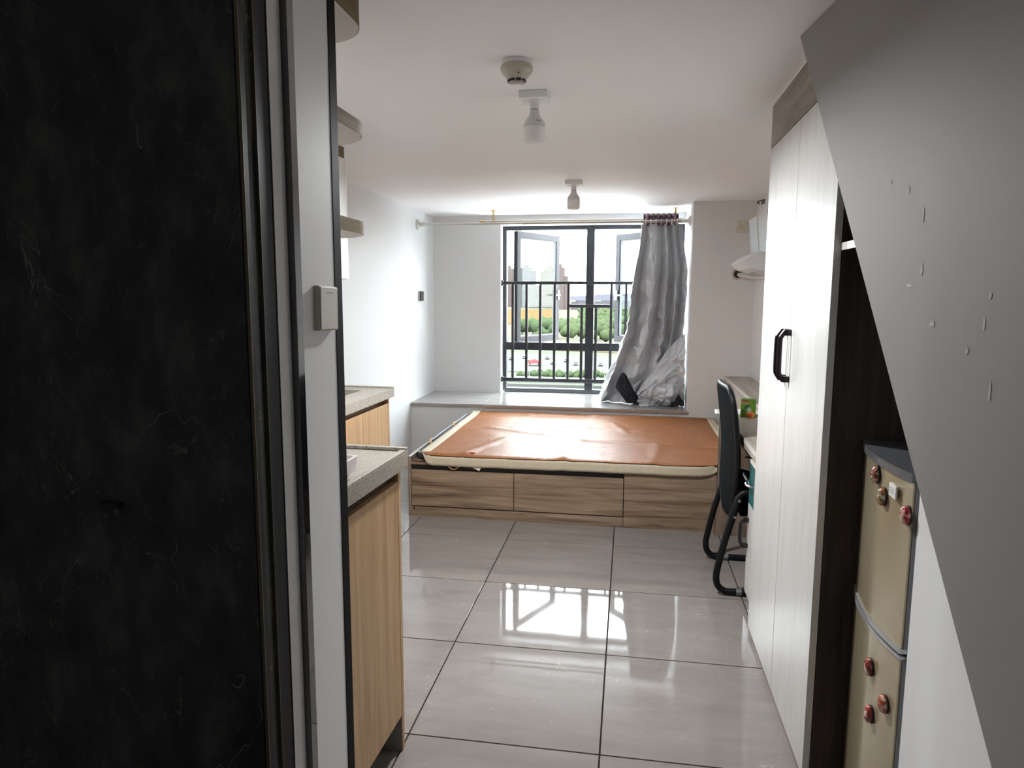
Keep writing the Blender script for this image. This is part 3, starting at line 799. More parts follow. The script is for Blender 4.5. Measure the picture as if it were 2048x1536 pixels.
def switches():
    t = thing('switch_box', 'cream surface mounted switch box on the partition wall edge', 'switch', (-.6, 1.32, 1.35))
    M = Matrix.Translation((-.594, 1.318, 1.352)) @ Matrix.Rotation(R(-1.5), 4, 'X') @ Matrix.Translation((.594, -1.318, -1.352))
    link('box', B(-.6, -.589, 1.274, 1.357, 1.308, 1.395, bev=.001, M=M), mat('aged_box', (.50, .47, .41), .5), t)
    link('rocker', B(-.5889, -.5865, 1.276, 1.355, 1.310, 1.393, bev=.0012, M=M), M_CREAM, t)
    link('scratch', B(-.5866, -.5862, 1.300, 1.335, 1.381, 1.3835, M=M), mat('scratch', (.35, .33, .3), .7), t)
    h = thing('wall_thermostat', 'small dark faced control plate on the left wall', 'switch', (XL, 6.0, 1.37))
    link('back_box', B(XL, XL+.012, 5.93, 6.016, 1.322, 1.408, bev=.002), mat('grey_plate', (.5, .5, .49), .4), h)
    link('face', B(XL+.012, XL+.026, 5.932, 6.014, 1.324, 1.406, bev=.002), mat('dark_face', (.03, .028, .028), .3), h)
    link('button', lathe(bmesh.new(), [(.008, 0), (.008, .003), (.005, .004)], (XL+.026, 5.973, 1.365), 14, 'x'), mat('dim_button', (.16, .15, .15), .4), h)
    s = thing('wall_socket', 'white double wall socket right of the window recess', 'socket', (.85, YP, 1.9))
    link('plate', B(.802, .899, YP-.010, YP-.001, 1.858, 1.951, bev=.002), M_CREAM, s)
    link('module', B(.806, .864, YP-.0125, YP-.0095, 1.862, 1.947, bev=.001), M_CREAM, s)
    link('rocker', B(.866, .895, YP-.0125, YP-.0095, 1.862, 1.947, bev=.001), M_CREAM, s)
    dk = mat('socket_hole', (.03, .03, .03), .6)
    for x, z, a in ((.835, 1.912, 0), (.823, 1.892, 35), (.847, 1.892, -35)):
        Mx = Matrix.Translation((x, YP-.0126, z)) @ Matrix.Rotation(R(a), 4, 'Y')
        link('pin_slot', B(-.0015, .0015, -.0006, .0006, -.006, .006, M=Mx), dk, s)
switches()

# ------------------------------------------------------------------ wardrobe
def handle_bm(x, y, z0, z1, out=.032):
    """bow handle, on a face looking to -x"""
    bm = bmesh.new()
    box(bm, x-.020, x, y-.008, y+.008, z1-.020, z1, bev=.002); box(bm, x-.020, x, y-.008, y+.008, z0, z0+.020, bev=.002)
    pts = [(x-.016, y, z1-.004), (x-out+.004, y, z1-.022), (x-out, y, z1-.040), (x-out, y, z0+.040), (x-out+.004, y, z0+.022), (x-.016, y, z0+.004)]
    tube(bm, smooth_path(pts, 4), .0048, 8, True, 1.6)
    return bm
WX, WY0, WY1 = .518, 1.944, 2.872
def wardrobe():
    t = thing('wardrobe', 'tall wardrobe with white wood grain doors and dark side', 'wardrobe', (.74, 2.4, 0))
    zt = 2.090; zd = 1.932
    link('side_panel', B(WX+.02, XR-.002, WY0, WY0+.018, 0, zt), M_WENGE, t)['label'] = 'dark wenge side panel'
    link('side_panel', B(WX+.02, XR-.002, WY1-.018, WY1, 0, zt), M_WENGE, t)
    link('back_panel', B(XR-.014, XR-.004, WY0+.019, WY1-.019, .02, zt-.002), M_WENGE, t)
    link('shelf', B(WX+.03, XR-.016, WY0+.019, WY1-.019, .02, .038), M_WENGE, t)
    link('fascia', B(WX, WX+.019, WY0, WY1, zd+.003, zt), M_FASCIA, t)
    link('caulk_line', B(WX+.001, WX+.02, WY0, WY1, zt+.0005, ZC-.0005), mat('caulk', (.82, .81, .79), .6), t)
    ym = 2.395
    for a, b in ((WY0, ym-.0015), (ym+.0015, WY1)):
        d = link('door', B(WX, WX+.019, a+.001, b-.0005, .022, zd, bev=.0012), M_WHITEWOOD, t)
        y = ym-.022 if a == WY0 else ym+.030
        link('handle', handle_bm(WX, y, 1.100, 1.272), mat('dark_bronze', (.02, .012, .014), .3, .5), d, smooth=True)
    link('plinth', B(WX+.003, WX+.019, WY0, WY1, 0, .020), M_FASCIA, t)
    s = thing('niche_shelf', 'white edged shelf board in the dark niche above the fridge', 'shelf', (.7, 1.8, 1.5))
    link('board', B(.537, XR-.01, 1.60, WY0-.001, 1.497, 1.515), M_WENGE, s)
    link('edge_band', B(.535, .537, 1.60, WY0-.001, 1.4965, 1.5155), M_WHITEEDGE, s)
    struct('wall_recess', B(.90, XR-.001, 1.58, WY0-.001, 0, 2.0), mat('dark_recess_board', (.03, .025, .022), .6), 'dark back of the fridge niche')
wardrobe()

# ------------------------------------------------------------------ fridge
def fridge():
    L = Vector((.625, 1.938)); N = Vector((.612, 1.575))   # far and near front corners
    dv = (N-L); W = dv.length; ang = math.atan2(dv.y, dv.x)
    u = dv.normalized(); nrm = Vector((u.y, -u.x))          # outward (towards -x)
    if nrm.x > 0: nrm = -nrm
    def P(s, out): q = L+u*(s*W)+nrm*out; return q
    def bow(s): return .022*(1-(2*s-1)**2)
    t = thing('fridge', 'small champagne gold two-door fridge under the stairs', 'fridge', ((L.x+N.x)/2+.1, 1.75, 0))
    gold = mat('champagne_gold', (.50, .415, .255), .17, .35, coat=.6)
    gt = NT(gold); gt.color(gt.mix(gt.noise(gt.pos(), 3, 3), (.45, .385, .255), (.51, .44, .295)))
    grey = mat('fridge_grey', (.27, .275, .285), .35, .2)
    # body follows behind the doors
    def slab(z0, z1, o0, o1, inset=0, bowed=True):
        n = 14; front = []; back = []
        for i in range(n+1):
            s = inset+(1-2*inset)*i/n
            front.append(P(s, o1+(bow(s) if bowed else 0))); back.append(P(s, o0))
        return prism(bmesh.new(), [(p.x, p.y, z0) for p in front]+[(p.x, p.y, z0) for p in back[::-1]], (0, 0, z1-z0))
    link('cabinet', slab(.03, .984, -.24, -.055, 0, False), grey, t)
    link('top_cap', slab(.984, 1.003, -.24, .006, 0), mat('fridge_cap', (.13, .135, .15), .3, .3), t, smooth=True)
    for z0, z1 in ((.607, .982), (.04, .580)):
        d = link('door', slab(z0, z1, -.05, 0, .012), gold, t, smooth=True)
        link('door_edge', slab(z0, z1, -.05, -.004, 0, False), grey, d)
    link('handle_strip', slab(.595, .606, -.05, .004, .004), mat('silver_strip', (.55, .56, .57), .25, .6), t, smooth=True)
    link('handle_strip', slab(.581, .589, -.05, .004, .004), mat('silver_strip', (.55, .56, .57), .25, .6), t, smooth=True)
    link('gap_shadow', slab(.589, .595, -.05, -.006, .01, False), M_BLACKPL, t)
    for s in (.1, .9):
        p = P(s, -.09); link('foot', lathe(bmesh.new(), [(.02, 0), (.02, .03)], (p.x, p.y, 0), 14), M_BLACKPL, t)
    # magnets
    def magnet(s, z, label, c1, c2, c3, seed):
        o_ = bow(s)+.001; p = P(s, o_); r1, r2 = .0165, .0225
        g = thing('fridge_magnet', label, 'magnet', (p.x, p.y, z), 'glossy oval picture magnets on the fridge')
        ds = (bow(min(1, s+.02))-bow(max(0, s-.02)))/(.04*W)
        n3 = (Vector((nrm.x, nrm.y, 0))-Vector((u.x, u.y, 0))*ds).normalized(); t3 = Vector((0, 0, 1)).cross(n3)
        def dome(prof):
            bm = bmesh.new(); rings = []
            for k, h in prof:
                rings.append([bm.verts.new(Vector((p.x, p.y, z))+t3*(r1*k*math.cos(a))+Vector((0, 0, 1))*(r2*k*math.sin(a))+n3*h) for a in [2*math.pi*i/22 for i in range(22)]])
            for a, b in zip(rings, rings[1:]):
                for i in range(22): bm.faces.new((a[i], a[(i+1) % 22], b[(i+1) % 22], b[i]))
            bm.faces.new(rings[0][::-1]); bm.faces.new(rings[-1]); bmesh.ops.recalc_face_normals(bm, faces=bm.faces[:]); return bm
        link('backing', dome([(1, 0), (1, .004)]), M_BLACKPL, g)
        m = mat('magnet_print_%d' % seed, c1, .12, coat=1); tt = NT(m); v = tt.pos()
        mp = tt.n('ShaderNodeMapping'); mp.inputs['Location'].default_value = (seed, seed*2.3, 0); tt.l(v, mp.inputs[0])
        tt.color(tt.ramp(tt.noise(mp.outputs[0], 70, 2, .4), [(.34, c1), (.46, c2), (.56, c3), (.68, (.75, .62, .52))]))
        link('dome', dome([(.99, .004), (.96, .007), (.84, .011), (.6, .014), (.3, .0155), (.05, .016)]), m, g, smooth='all')
    ms = [((1747, 947), 'pink and brown oval magnet, topmost on the upper fridge door', (.55, .34, .28), (.32, .05, .04), (.05, .03, .02)),
          ((1760, 990), 'green and red oval magnet below the small white card', (.40, .30, .05), (.35, .04, .02), (.07, .25, .06)),
          ((1810, 1032), 'red and pink oval magnet nearest the fridge edge', (.45, .03, .02), (.30, .02, .02), (.60, .26, .22)),
          ((1732, 1333), 'red oval magnet just below the gap between fridge doors', (.40, .03, .02), (.10, .01, .01), (.45, .08, .04)),
          ((1761, 1408), 'orange red oval magnet, right one of the lowest two', (.55, .10, .04), (.30, .03, .02), (.45, .16, .07)),
          ((1732, 1428), 'dark red oval magnet, lowest on the fridge', (.35, .02, .02), (.12, .03, .03), (.5, .05, .04))]
    where = {0: (.54, .958), 1: (.67, .918), 2: (.965, .908), 3: (.66, .495), 4: (.88, .450), 5: (.71, .385)}
    for i, (px, lab, a, b, c) in enumerate(ms):
        s, z = where[i]; magnet(s, z, lab, a, b, c, i+1)
    s, z = .80, .945; p = P(s, bow(s)+.002)
    g = thing('fridge_card', 'small white printed card stuck beside the green magnet', 'card', (p.x, p.y, z))
    M = Matrix(((u.x, nrm.x, 0, p.x), (u.y, nrm.y, 0, p.y), (0, 0, 1, z), (0, 0, 0, 1)))
    link('card', B(-.022, .022, -.0005, .004, -.0145, .0145, M=M), M_WHITEPL, g)
    bm = bmesh.new()
    for k in range(3):
        for q in range(4): box(bm, -.015+.0075*q, -.0105+.0075*q+.001*(k % 2), .004, .0043, .0045-.0055*k, .0062-.0055*k, M=M)
    link('print', bm, mat('dark_print', (.12, .12, .13), .6), g)['kind'] = 'stuff'
fridge()

# ------------------------------------------------------------------ desk, chair, low cabinet
def desk():
    Y0, Y1 = WY1+.003, 4.068
    t = thing('desk', 'wooden desk with teal drawer built in beyond the wardrobe', 'desk', (.74, 3.4, 0))
    link('desktop', B(.530, XR-.002, Y0, Y1-.019, .695, .740, bev=.001), M_GREYWOOD, t)
    link('edge_band', B(.5285, .530, Y0, Y1-.019, .7185, .7395), mat('metal_edge', (.62, .61, .60), .3), t)
    link('side_panel', B(.525, XR-.002, Y1-.018, Y1, 0, .735), M_BEDWOODV, t)
    link('edge_band', B(.523, .525, Y1-.018, Y1, 0, .735), mat('dark_edge', (.06, .04, .03), .5), t)
    link('back_panel', B(XR-.022, XR-.004, 3.30, Y1-.019, .12, .694), M_WENGE, t)
    link('foot_rail', B(.66, XR-.023, Y1-.034, Y1-.019, 0, .075), M_BEDWOODV, t)
    p = link('pedestal', B(.566, XR-.004, Y0, 3.148, .055, .662), M_WHITEPL, t)
    link('top_strip', B(.5445, .5655, Y0, 3.146, .650, .664), M_WHITEEDGE, t)
    dr = link('drawer', B(.545, .564, Y0+.001, 3.146, .468, .6475, bev=.001), M_TEAL, t)
    bm = bmesh.new()
    tube(bm, smooth_path([(.545, 3.128, .572), (.528, 3.120, .569), (.521, 3.075, .564), (.528, 3.030, .569), (.545, 3.022, .572)], 5), .0048, 8)
    link('handle', bm, M_CHROME, dr, smooth=True)
    d = link('cabinet_door', B(.545, .564, Y0+.001, 3.146, .058, .4655, bev=.001), M_WHITEWOOD, t)
    link('handle', handle_bm(.545, 3.118, .268, .405, .034), M_BLACKPL, d, smooth=True)
    link('plinth', B(.60, XR-.004, Y0, 3.13, 0, .054), M_WENGE, t)
    link('support_rod', tube(bmesh.new(), [(.60, 3.62, .565), (.78, 3.62, .565)], .0045, 8), M_CHROME, t)
    c = thing('low_cabinet', 'narrow greige wood cabinet along the wall past the desk', 'cabinet', (.85, 4.9, 0))
    link('top_board', B(.762, XR-.003, Y1+.003, YP-.003, .730, .748, bev=.001), M_GREYWOOD, c)
    link('side_panel', B(.752, .770, Y1+.003, YP-.003, 0, .7295), M_GREYWOOD, c)
    link('edge_band', B(.752, .7615, Y1+.003, YP-.003, .730, .7485), mat('pale_board_edge', (.55, .52, .48), .4), c)
    link('back_board', B(.772, XR-.004, YP-.022, YP-.004, 0, .729), M_GREYWOOD, c)
    link('end_board', B(.772, XR-.004, Y1+.004, Y1+.02, 0, .729), M_GREYWOOD, c)
desk()
def desk_items():
    t = thing('green_box', 'small green printed carton standing on the desk', 'box', (.635, 3.80, .7405))
    M = Matrix.Translation((.637, 3.81, .7405)) @ Matrix.Rotation(R(-14), 4, 'Z')
    link('carton', B(-.037, .037, -.022, .022, 0, .098, bev=.0008, M=M), mat('leaf_green', (.085, .17, .012), .4), t)
    f = -.0226
    link('side_face', B(-.0376, -.0368, -.021, .021, .001, .097, M=M), mat('pale_green', (.62, .70, .50), .5), t)
    def oval(cx, cz, rx, rz, m, name, d):
        bm = bmesh.new(); pts = [(cx+rx*math.cos(a), f-d, cz+rz*math.sin(a)) for a in [2*math.pi*k/20 for k in range(20)]]
        prism(bm, pts, (0, .0006+d, 0)); bmesh.ops.transform(bm, matrix=M, verts=bm.verts[:]); link(name, bm, m, t)
    oval(-.012, .080, .022, .012, mat('olive_oval', (.20, .17, .05), .5), 'print_oval', .0004)
    oval(-.014, .088, .018, .005, mat('red_band', (.20, .03, .015), .5), 'print_band', .0008)
    oval(.014, .016, .021, .017, mat('orange_disc', (.50, .15, .03), .5), 'print_disc', .0004)
    oval(.012, .015, .012, .010, mat('rust_disc', (.33, .06, .01), .5), 'print_disc', .0008)
    oval(-.004, .055, .013, .012, mat('deep_green', (.01, .07, .045), .5), 'print_leaf', .0004)
    oval(.007, .043, .011, .013, mat('print_grey', (.24, .30, .20), .5), 'print_leaf', .0006)
    oval(.028, .083, .007, .007, mat('bright_green', (.03, .16, .03), .5), 'print_spot', .0004)
    oval(-.020, .040, .007, .008, mat('deep_green', (.01, .07, .045), .5), 'print_spot', .0005)
    # papers
    pm = mat('white_paper', (.80, .80, .80), .6)
    def sheet(label, x0, x1, y0, y1, z, curl, rot=0):
        o = thing('paper_sheet', label, 'paper', ((x0+x1)/2, (y0+y1)/2, z), 'papers lying on the desk')
        cx, cy = (x0+x1)/2, (y0+y1)/2
        def fn(u, v):
            x = x0+(x1-x0)*u; y = y0+(y1-y0)*v
            zz = z+curl*max(0, .45-u)**2*4*(.4+.6*v)
            d = Vector((x-cx, y-cy)); d.rotate(Matrix.Rotation(R(rot), 2)); return (cx+d.x, cy+d.y, zz)
        link('sheet', grid(bmesh.new(), 14, 8, fn), pm, o, smooth='all', solid=.0006)
    sheet('white paper sheet hanging over the desk corner beside the chair back', .485, .70, 3.88, 4.045, .7415, -.004, -6)
    sheet('white paper sheet with curled up edge at the desk end', .520, .73, 3.90, 4.045, .7435, .045, 4)
    sheet('white paper sheet lying flat behind the green carton', .62, .86, 3.87, 4.04, .7455, .0, 2)
desk_items()
def chair():
    t = thing('mesh_chair', 'black mesh chair on bent tube legs pushed against the desk', 'chair', (.5, 3.44, 0))
    def side(y, label=None):
        pts = [(.90, y, .43), (.74, y, .445), (.60, y, .475), (.548, y, .490), (.520, y, .475), (.505, y, .43), (.490, y, .37), (.461, y, .26), (.436, y, .14), (.429, y, .085),
               (.437, y, .046), (.462, y, .022), (.50, y, .0165), (.70, y, .016), (.86, y, .016)]
        o = link('leg', tube(bmesh.new(), smooth_path(pts, 6), .0155, 12), M_CHAIR, t, smooth=True)
        ys = y-.014
        for x, z in ((.515, .455), (.4985, .378)):
            link('rivet', lathe(bmesh.new(), [(.002, -.004), (.006, -.003), (.007, 0)], (x, y-.0150, z), 12, 'y'), M_RIVET, o, smooth=True)
        link('foot_clip', tube(bmesh.new(), [(.520, y, .0165), (.545, y, .0165)], .0163, 12), mat('grey_clip', (.22, .22, .23), .4, .5), o, smooth=True)
    side(3.215); side(3.665)
    # seat
    def seat(u, v):
        x = .515+.40*u; y = 3.235+.41*v
        z = .478-.018*math.sin(math.pi*v)-.01*math.sin(math.pi*u)-(.03*max(0, u-.85)/.15)
        return (x, y, z)
    link('seat', grid(bmesh.new(), 14, 12, seat), M_MESH, t, smooth='all', solid=.02)
    bm = bmesh.new()
    r0 = [bm.verts.new(p) for p in ((.525, 3.25, .46), (.525, 3.63, .46), (.86, 3.63, .455), (.86, 3.25, .455))]
    r1 = [bm.verts.new(p) for p in ((.535, 3.28, .36), (.535, 3.60, .36), (.80, 3.60, .385), (.80, 3.28, .385))]
    bm.faces.new(r0[::-1]); bm.faces.new(r1)
    for k in range(4): bm.faces.new((r0[k], r0[(k+1) % 4], r1[(k+1) % 4], r1[k]))
    bmesh.ops.recalc_face_normals(bm, faces=bm.faces[:])
    link('seat_shell', bm, M_MESH, t)
    # backrest: curved panel, wider low, rounded top; runs on down to the rear of the seat
    zs = [.33, .36, .42, .50, .58, .66, .74, .82, .88, .92, .945, .958]
    hw = [.06, .12, .175, .205, .210, .210, .212, .215, .210, .195, .165, .11]
    xc = [.492, .490, .488, .490, .494, .493, .486, .476, .467, .460, .455, .452]
    def back(u, v):
        k = v*(len(zs)-1); i = min(int(k), len(zs)-2); f = k-i
        L = lambda a: a[i]*(1-f)+a[i+1]*f
        s = 2*u-1
        return (L(xc)-.006*(1-s*s)+.012-.010*(s*.5+.5), 3.44+s*L(hw), L(zs))
    link('backrest', grid(bmesh.new(), 17, 34, back), M_MESH, t, smooth='all', solid=.016)
    rim = [back(0, v/20) for v in range(21)]+[back(u/16, 1) for u in range(1, 17)]+[back(1, 1-v/20) for v in range(1, 21)]
    link('back_frame', tube(bmesh.new(), rim, .0125, 8), M_CHAIR, t, smooth='all')
    link('cross_tube', tube(bmesh.new(), [(.60, 3.215, .47), (.60, 3.665, .47)], .012, 10), M_CHAIR, t, smooth=True)
    link('cross_tube', tube(bmesh.new(), [(.86, 3.215, .016), (.86, 3.665, .016)], .0155, 10), M_CHAIR, t, smooth=True)
chair()

# ------------------------------------------------------------------ air conditioner corner
def aircon():
    t = thing('air_conditioner', 'white wall air conditioner with lifted front panels beside the wardrobe', 'air conditioner', (.85, 5.0, 1.7))
    wp = mat('aircon_white', (.78, .78, .77), .35)
    Y0, Y1 = 4.55, 5.30
    prof = [(XR-.002, 1.875), (.885, 1.875), (.873, 1.70), (.867, 1.66), (.89, 1.615), (XR-.002, 1.61)]
    link('body', prism(bmesh.new(), [(x, Y0, z) for x, z in prof], (0, Y1-Y0, 0)), wp, t)
    link('louvre', prism(bmesh.new(), [(.712, 4.7, 1.599), (.765, 4.7, 1.640), (.815, 4.7, 1.662), (.87, 4.7, 1.650), (.935, 4.7, 1.635), (.935, 4.7, 1.560), (.835, 4.7, 1.540), (.765, 4.7, 1.556)], (0, .59, 0)), wp, t)
    link('louvre_crease', B(.80, .93, 5.2895, 5.291, 1.612, 1.616), mat('grey_crease', (.3, .31, .33), .5), t)
    link('front_panel', prism(bmesh.new(), [(.866, Y0, 1.66), (.872, Y0, 1.66), (.850, Y0, 1.905), (.844, Y0, 1.905)], (0, Y1-Y0, 0)), wp, t)
    fm = mat('filter_frame', (.70, .68, .64), .45); ft = mat('filter_mesh', (.62, .66, .68), .6)
    for i, (ya, yb, off) in enumerate(((4.98, 5.285, 0), (4.62, 4.95, .0))):
        bm = bmesh.new()
        for (a, b, c, d) in ((0, 1, 0, .06), (0, 1, .94, 1), (0, .04, .06, .94), (.96, 1, .06, .94)):
            q = lambda s, r: (.858-.026*r, ya+(yb-ya)*s, 1.655+.255*r)
            P4 = [q(a, c), q(b, c), q(b, d), q(a, d)]
            prism(bm, P4, (-.006, 0, -.0006))
        f = link('filter', bm, fm, t)
        bm = bmesh.new(); q = lambda s, r: (.856-.026*r, ya+(yb-ya)*s, 1.655+.255*r)
        prism(bm, [q(.04, .06), q(.96, .06), q(.96, .94), q(.04, .94)], (-.002, 0, 0)); link('mesh', bm, ft, f)
    bm = bmesh.new(); prism(bm, [(.866, Y1-.012, 1.65), (.838, Y1-.012, 1.905), (.90, Y1-.012, 1.874), (.90, Y1-.012, 1.64)], (0, .012, 0))
    link('end_plate', bm, wp, t)
    link('damper_slot', B(.862, .900, Y0+.05, Y1+.001, 1.648, 1.657), mat('slot_dark', (.1, .1, .1), .5), t)
    p = thing('refrigerant_pipe', 'white wrapped pipe entering a round wall hole below the air conditioner', 'pipe', (.86, YP, 1.54))
    link('hole_ring', lathe(bmesh.new(), [(.030, -.001), (.045, -.001), (.043, -.006), (.031, -.007)], (.822, YP, 1.545), 24, 'y'), mat('ring_beige', (.55, .52, .47), .5), p, smooth=True)
    link('hole', lathe(bmesh.new(), [(.0305, -.0085), (.0305, -.0005)], (.822, YP, 1.545), 24, 'y'), mat('hole_dark', (.03, .025, .02), .8), p)
    link('pipe', tube(bmesh.new(), smooth_path([(.834, YP-.003, 1.540), (.842, YP-.05, 1.534), (.868, 5.56, 1.525), (.905, 5.42, 1.515), (.918, 5.2, 1.512), (.918, 4.8, 1.512)], 6), .0165, 12), mat('tape_wrap', (.58, .55, .50), .6), p, smooth=True)
    h = thing('wall_hook', 'small brown metal hook on the right wall near the ceiling', 'hook', (XR, 5.45, 2.06))
    bz = mat('brown_metal', (.14, .10, .08), .4, .5)
    link('plate', B(XR-.008, XR, 5.40, 5.50, 2.043, 2.075, bev=.002), bz, h)
    link('prong', tube(bmesh.new(), smooth_path([(XR-.006, 5.44, 2.07), (XR-.03, 5.44, 2.066), (XR-.045, 5.44, 2.055), (XR-.03, 5.44, 2.045)], 5), .005, 8), bz, h)
aircon()

# ------------------------------------------------------------------ outside
GZ = -28.0
def outside():
    def ring_mat(name, c1, c2, sc):
        m = mat(name, c1, .9, spec=0); t = NT(m); t.color(t.mix(t.noise(t.pos(), sc, 5), c1, c2)); return m
    gm = ring_mat('dry_ground', (0.02899, 0.03127, 0.02445), (0.04264, 0.04035, 0.03127), .03)
    o = link('ground', B(-1500, 1500, 60, 4500, GZ-2, GZ), gm); tag(o, 'hazy green and tan land far below the window', None, None, 'structure')
    link('outer_ledge', B(-1.7, .7, YW+.22, 7.0, .30, .475), mat('outer_concrete', (0.02592, 0.02511, 0.0243), .8, spec=0)); bpy.data.objects['outer_ledge']['kind'] = 'structure'
    # earth field
    em = ring_mat('orange_earth', (0.03769, 0.02386, 0.01154), (0.04524, 0.0289, 0.0138), .02)
    def flat(name, pts, z, m, label, cat, h=.6):
        o = link(name, prism(bmesh.new(), [(x, y, z) for x, y in pts], (0, 0, h)), m); tag(o, label, cat); return o
    flat('earth_field', [(-150, 690), (-78, 690), (-140, 1380), (-250, 1380)], GZ, em, 'wide orange earth field below the towers', 'field')
    flat('earth_field', [(-120, 1950), (20, 1950), (20, 2600), (-130, 2600)], GZ, em, 'distant orange earth strip right of the mullion', 'field')
    rm = mat('pale_road', (0.03951, 0.03791, 0.03475), .9, spec=0)
    flat('road', [(-75, 380), (10, 352), (10, 366), (-75, 396)], GZ, mat('tan_road', (0.04622, 0.03602, 0.02242), .9, spec=0), 'tan road crossing behind the parking ground', 'road')
    flat('parking_ground', [(-60, 262), (10, 262), (8, 330), (-62, 345)], GZ, rm, 'pale paved parking ground below the window', 'ground', .4)
    flat('road', [(-48, 232), (10, 232), (10, 244), (-50, 246)], GZ, mat('grey_road', (0.03945, 0.03945, 0.03945), .9, spec=0), 'grey road nearest below the window', 'road', .5)
    # red canopy / stall
    t = thing('red_canopy', 'tiny red canopy on the parking ground below', 'canopy', (-38, 284, GZ))
    rd = mat('red_cloth', (0.05176, 0.01483, 0.01483), .8, spec=0)
    link('roof', lathe(bmesh.new(), [(2.6, 1.6), (2.2, 2.2), (.4, 3.0)], (-38, 284, GZ), 8, 'z', 1.3), rd, t)
    p = None
    for dx, dy in ((-1.8, -1.2), (1.8, -1.2), (1.8, 1.2), (-1.8, 1.2)):
        link('post', B(-38+dx-.1, -38+dx+.1, 284+dy-.1, 284+dy+.1, GZ+.4, GZ+1.8), rd, t)
    # towers
    def tower(x, y, wx, wy, h, c, label, strips, steps=0):
        t = thing('apartment_tower', label, 'building', (x, y, GZ), 'residential towers on the horizon')
        m = mat('tower_%s' % ('_'.join('%03d' % int(v*1000) for v in c)), c, .9, spec=0)
        link('block', B(x-wx/2, x+wx/2, y-wy/2, y+wy/2, GZ, GZ+h), m, t)
        link('roof_block', B(x-wx*.28, x+wx*.22, y-wy*.3, y+wy*.3, GZ+h, GZ+h+7), m, t)
        bm = bmesh.new(); n = int(h/5.5)
        for s in strips:
            xx = x+(s-.5)*wx
            for k in range(n): box(bm, xx-wx*.045, xx+wx*.045, y-wy/2-.4, y-wy/2, GZ+4+k*5.5, GZ+7.2+k*5.5)
        link('window', bm, mat('tower_window', (0.00567, 0.006156, 0.00729), .5), t)['kind'] = 'stuff'
        if steps:
            link('side_wing', B(x+wx/2, x+wx/2+wx*.35, y-wy/2+2, y+wy/2, GZ, GZ+h*steps), m, t)
    cr, pk, gy, yl = (0.03402, 0.03078, 0.0243), (0.03402, 0.02852, 0.02656), (0.02852, 0.02754, 0.02656), (0.03888, 0.03402, 0.0243)
    tower(-291, 1690, 26, 20, 92, pk, 'pinkish tower at the left edge of the window view', (0.0324, 0.081, 0.1296))
    tower(-239, 1640, 25, 20, 92, gy, 'grey tower seen through the left casement', (.15, .38, .62, .85), .93)
    tower(-211, 1560, 24, 18, 50, cr, 'low cream block in front of the grey tower', (.1, .3, .5, .7, .9))
    tower(-196, 1640, 18, 20, 84, yl, 'yellowish tower with stepped top in the casement middle', (0.0324, 0.081, 0.1296), .9)
    tower(-176, 1560, 18, 20, 86, cr, 'cream tower left of the casement edge', (0.0324, 0.081, 0.1296))
    tower(-140, 1420, 20, 20, 84, pk, 'pinkish tower right of the open casement', (0.0405, 0.081, 0.1215), .8)
    # distant low town, right of the mullion
    bl = bmesh.new(); rnd = random.Random(3)
    for k in range(260):
        y = rnd.uniform(1320, 1930); x = y*rnd.uniform(-.076, .03)
        hgt = rnd.uniform(5, 16); wd = rnd.uniform(8, 24)
        box(bl, x-wd/2, x+wd/2, y, y+wd, GZ, GZ+hgt)
    o = link('distant_town', bl, ring_mat('town_wall', (0.03459, 0.03459, 0.03618), (0.02511, 0.02511, 0.02669), .01)); tag(o, 'blur of small distant town blocks', 'town', None, 'stuff')
    hl = bmesh.new()
    grid(hl, 60, 4, lambda u, v: (-1400+2600*u, 4000+100*v, GZ+(18+34*noise.noise(Vector((u*6, 2, 0)))+22)*math.sin(math.pi*(.15+.7*v)) if 0 < v < 1 else GZ-1))
    o = link('hills', hl, mat('hazy_hill', (0.02624, 0.02682, 0.03208), 1, spec=0)); tag(o, 'pale hazy hills at the horizon', None, None, 'structure')
    # trees
    leaf = ring_mat('tree_leaf', (0.01533, 0.02124, 0.0109), (0.02271, 0.0301, 0.01533), .25); bark = mat('tree_bark', (0.01681, 0.01386, 0.0109), .9, spec=0)
    def crown_bm(x, y, z, r, seed, lumps=5):
        bm = bmesh.new(); rn = random.Random(seed)
        for k in range(lumps):
            cx, cy, cz = x+rn.uniform(-.6, .6)*r, y+rn.uniform(-.5, .5)*r, z+rn.uniform(-.15, .5)*r
            v = bmesh.ops.create_icosphere(bm, subdivisions=2, radius=r*rn.uniform(.5, .72), matrix=Matrix.Translation((cx, cy, cz)))['verts']
            for q in v:
                d = q.co-Vector((cx, cy, cz)); q.co = Vector((cx, cy, cz))+d*(1+.35*noise.noise(q.co*.5))
        return bm
    spots = [(-36, 415, 5.5), (-29, 430, 6), (-24, 452, 6.5), (-17, 470, 6), (-47, 470, 6), (-58, 480, 6.5), (-68, 500, 6), (-33, 505, 6.5), (-10, 500, 6), (-79, 520, 6), (-3, 440, 6), (-23, 417, 4.2), (-11, 420, 5), (-52, 432, 4.5)]
    names = ['leftmost', 'second', 'third']
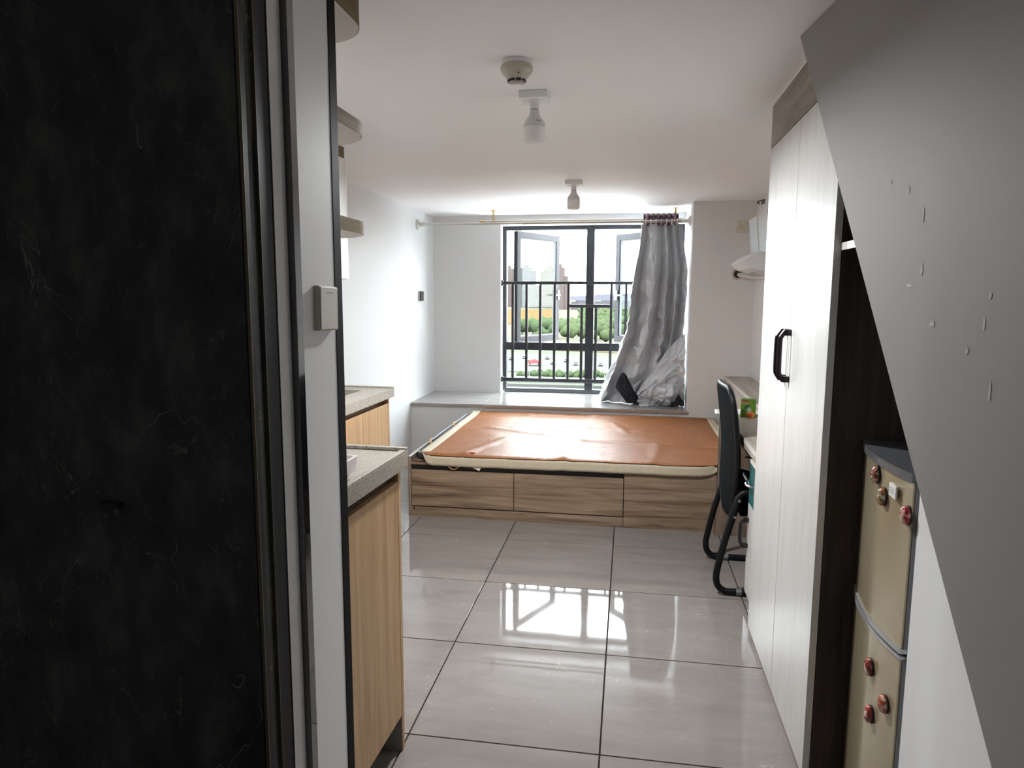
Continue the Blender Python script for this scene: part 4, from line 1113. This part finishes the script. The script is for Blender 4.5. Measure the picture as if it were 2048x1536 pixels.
    for i, (x, y, r) in enumerate(spots):
        t = thing('tree', 'leafy green tree among the far tree row below the window', 'tree', (x, y, GZ), 'trees below the window')
        link('crown', crown_bm(x, y, GZ+r*1.1, r, i), leaf, t, smooth='all')
        link('trunk', tube(bmesh.new(), [(x, y, GZ), (x, y, GZ+r)], [r*.09, r*.06], 7), bark, t)
    bm = bmesh.new(); rn = random.Random(11)
    for k in range(420):
        y = rn.uniform(545, 682) if k < 170 else rn.uniform(700, 1300); x = y*rn.uniform(-.15, -.02) if k < 170 else y*rn.uniform(-.070, .03)
        r = rn.uniform(3, 5.5)
        v = bmesh.ops.create_icosphere(bm, subdivisions=1, radius=r, matrix=Matrix.Translation((x, y, GZ+r*.7)))['verts']
    o = link('tree_belt', bm, leaf, smooth='all'); tag(o, 'dense belt of distant trees and scrub', 'trees', None, 'stuff')
    bm = bmesh.new()
    for k in range(150):
        y = rn.uniform(248, 256) if k < 60 else rn.uniform(399, 400); x = y*rn.uniform(-.16, .0)
        r = rn.uniform(.7, 1.7)
        bmesh.ops.create_icosphere(bm, subdivisions=1, radius=r, matrix=Matrix.Translation((x, y, GZ+r*.7)))
    o = link('shrub_patch', bm, leaf, smooth='all'); tag(o, 'low shrubs along the roads below', 'shrubs', None, 'stuff')
    # parked cars
    cb = None
    for k in range(9):
        x, y = -52+5.2*k+rn.uniform(-.6, .6), 300+rn.uniform(-14, 16)
        t = thing('car', 'tiny parked car on the paved ground below the window', 'car', (x, y, GZ+.4), 'parked cars below the window')
        c = rn.choice([(0.01944, 0.01944, 0.01944), (0.00486, 0.00486, 0.00567), (0.0162, 0.0162, 0.01782), (0.0081, 0.00972, 0.01296)])
        m = mat('car_paint_%03d' % int(c[0]*1000), c, .3)
        link('body', B(x-.9, x+.9, y-2.1, y+2.1, GZ+.65, GZ+1.25, bev=.15), m, t)
        link('cabin', B(x-.75, x+.75, y-1.1, y+1.2, GZ+1.25, GZ+1.8, bev=.2), mat('car_glass', (0.00324, 0.00324, 0.00405), .2), t)
outside()
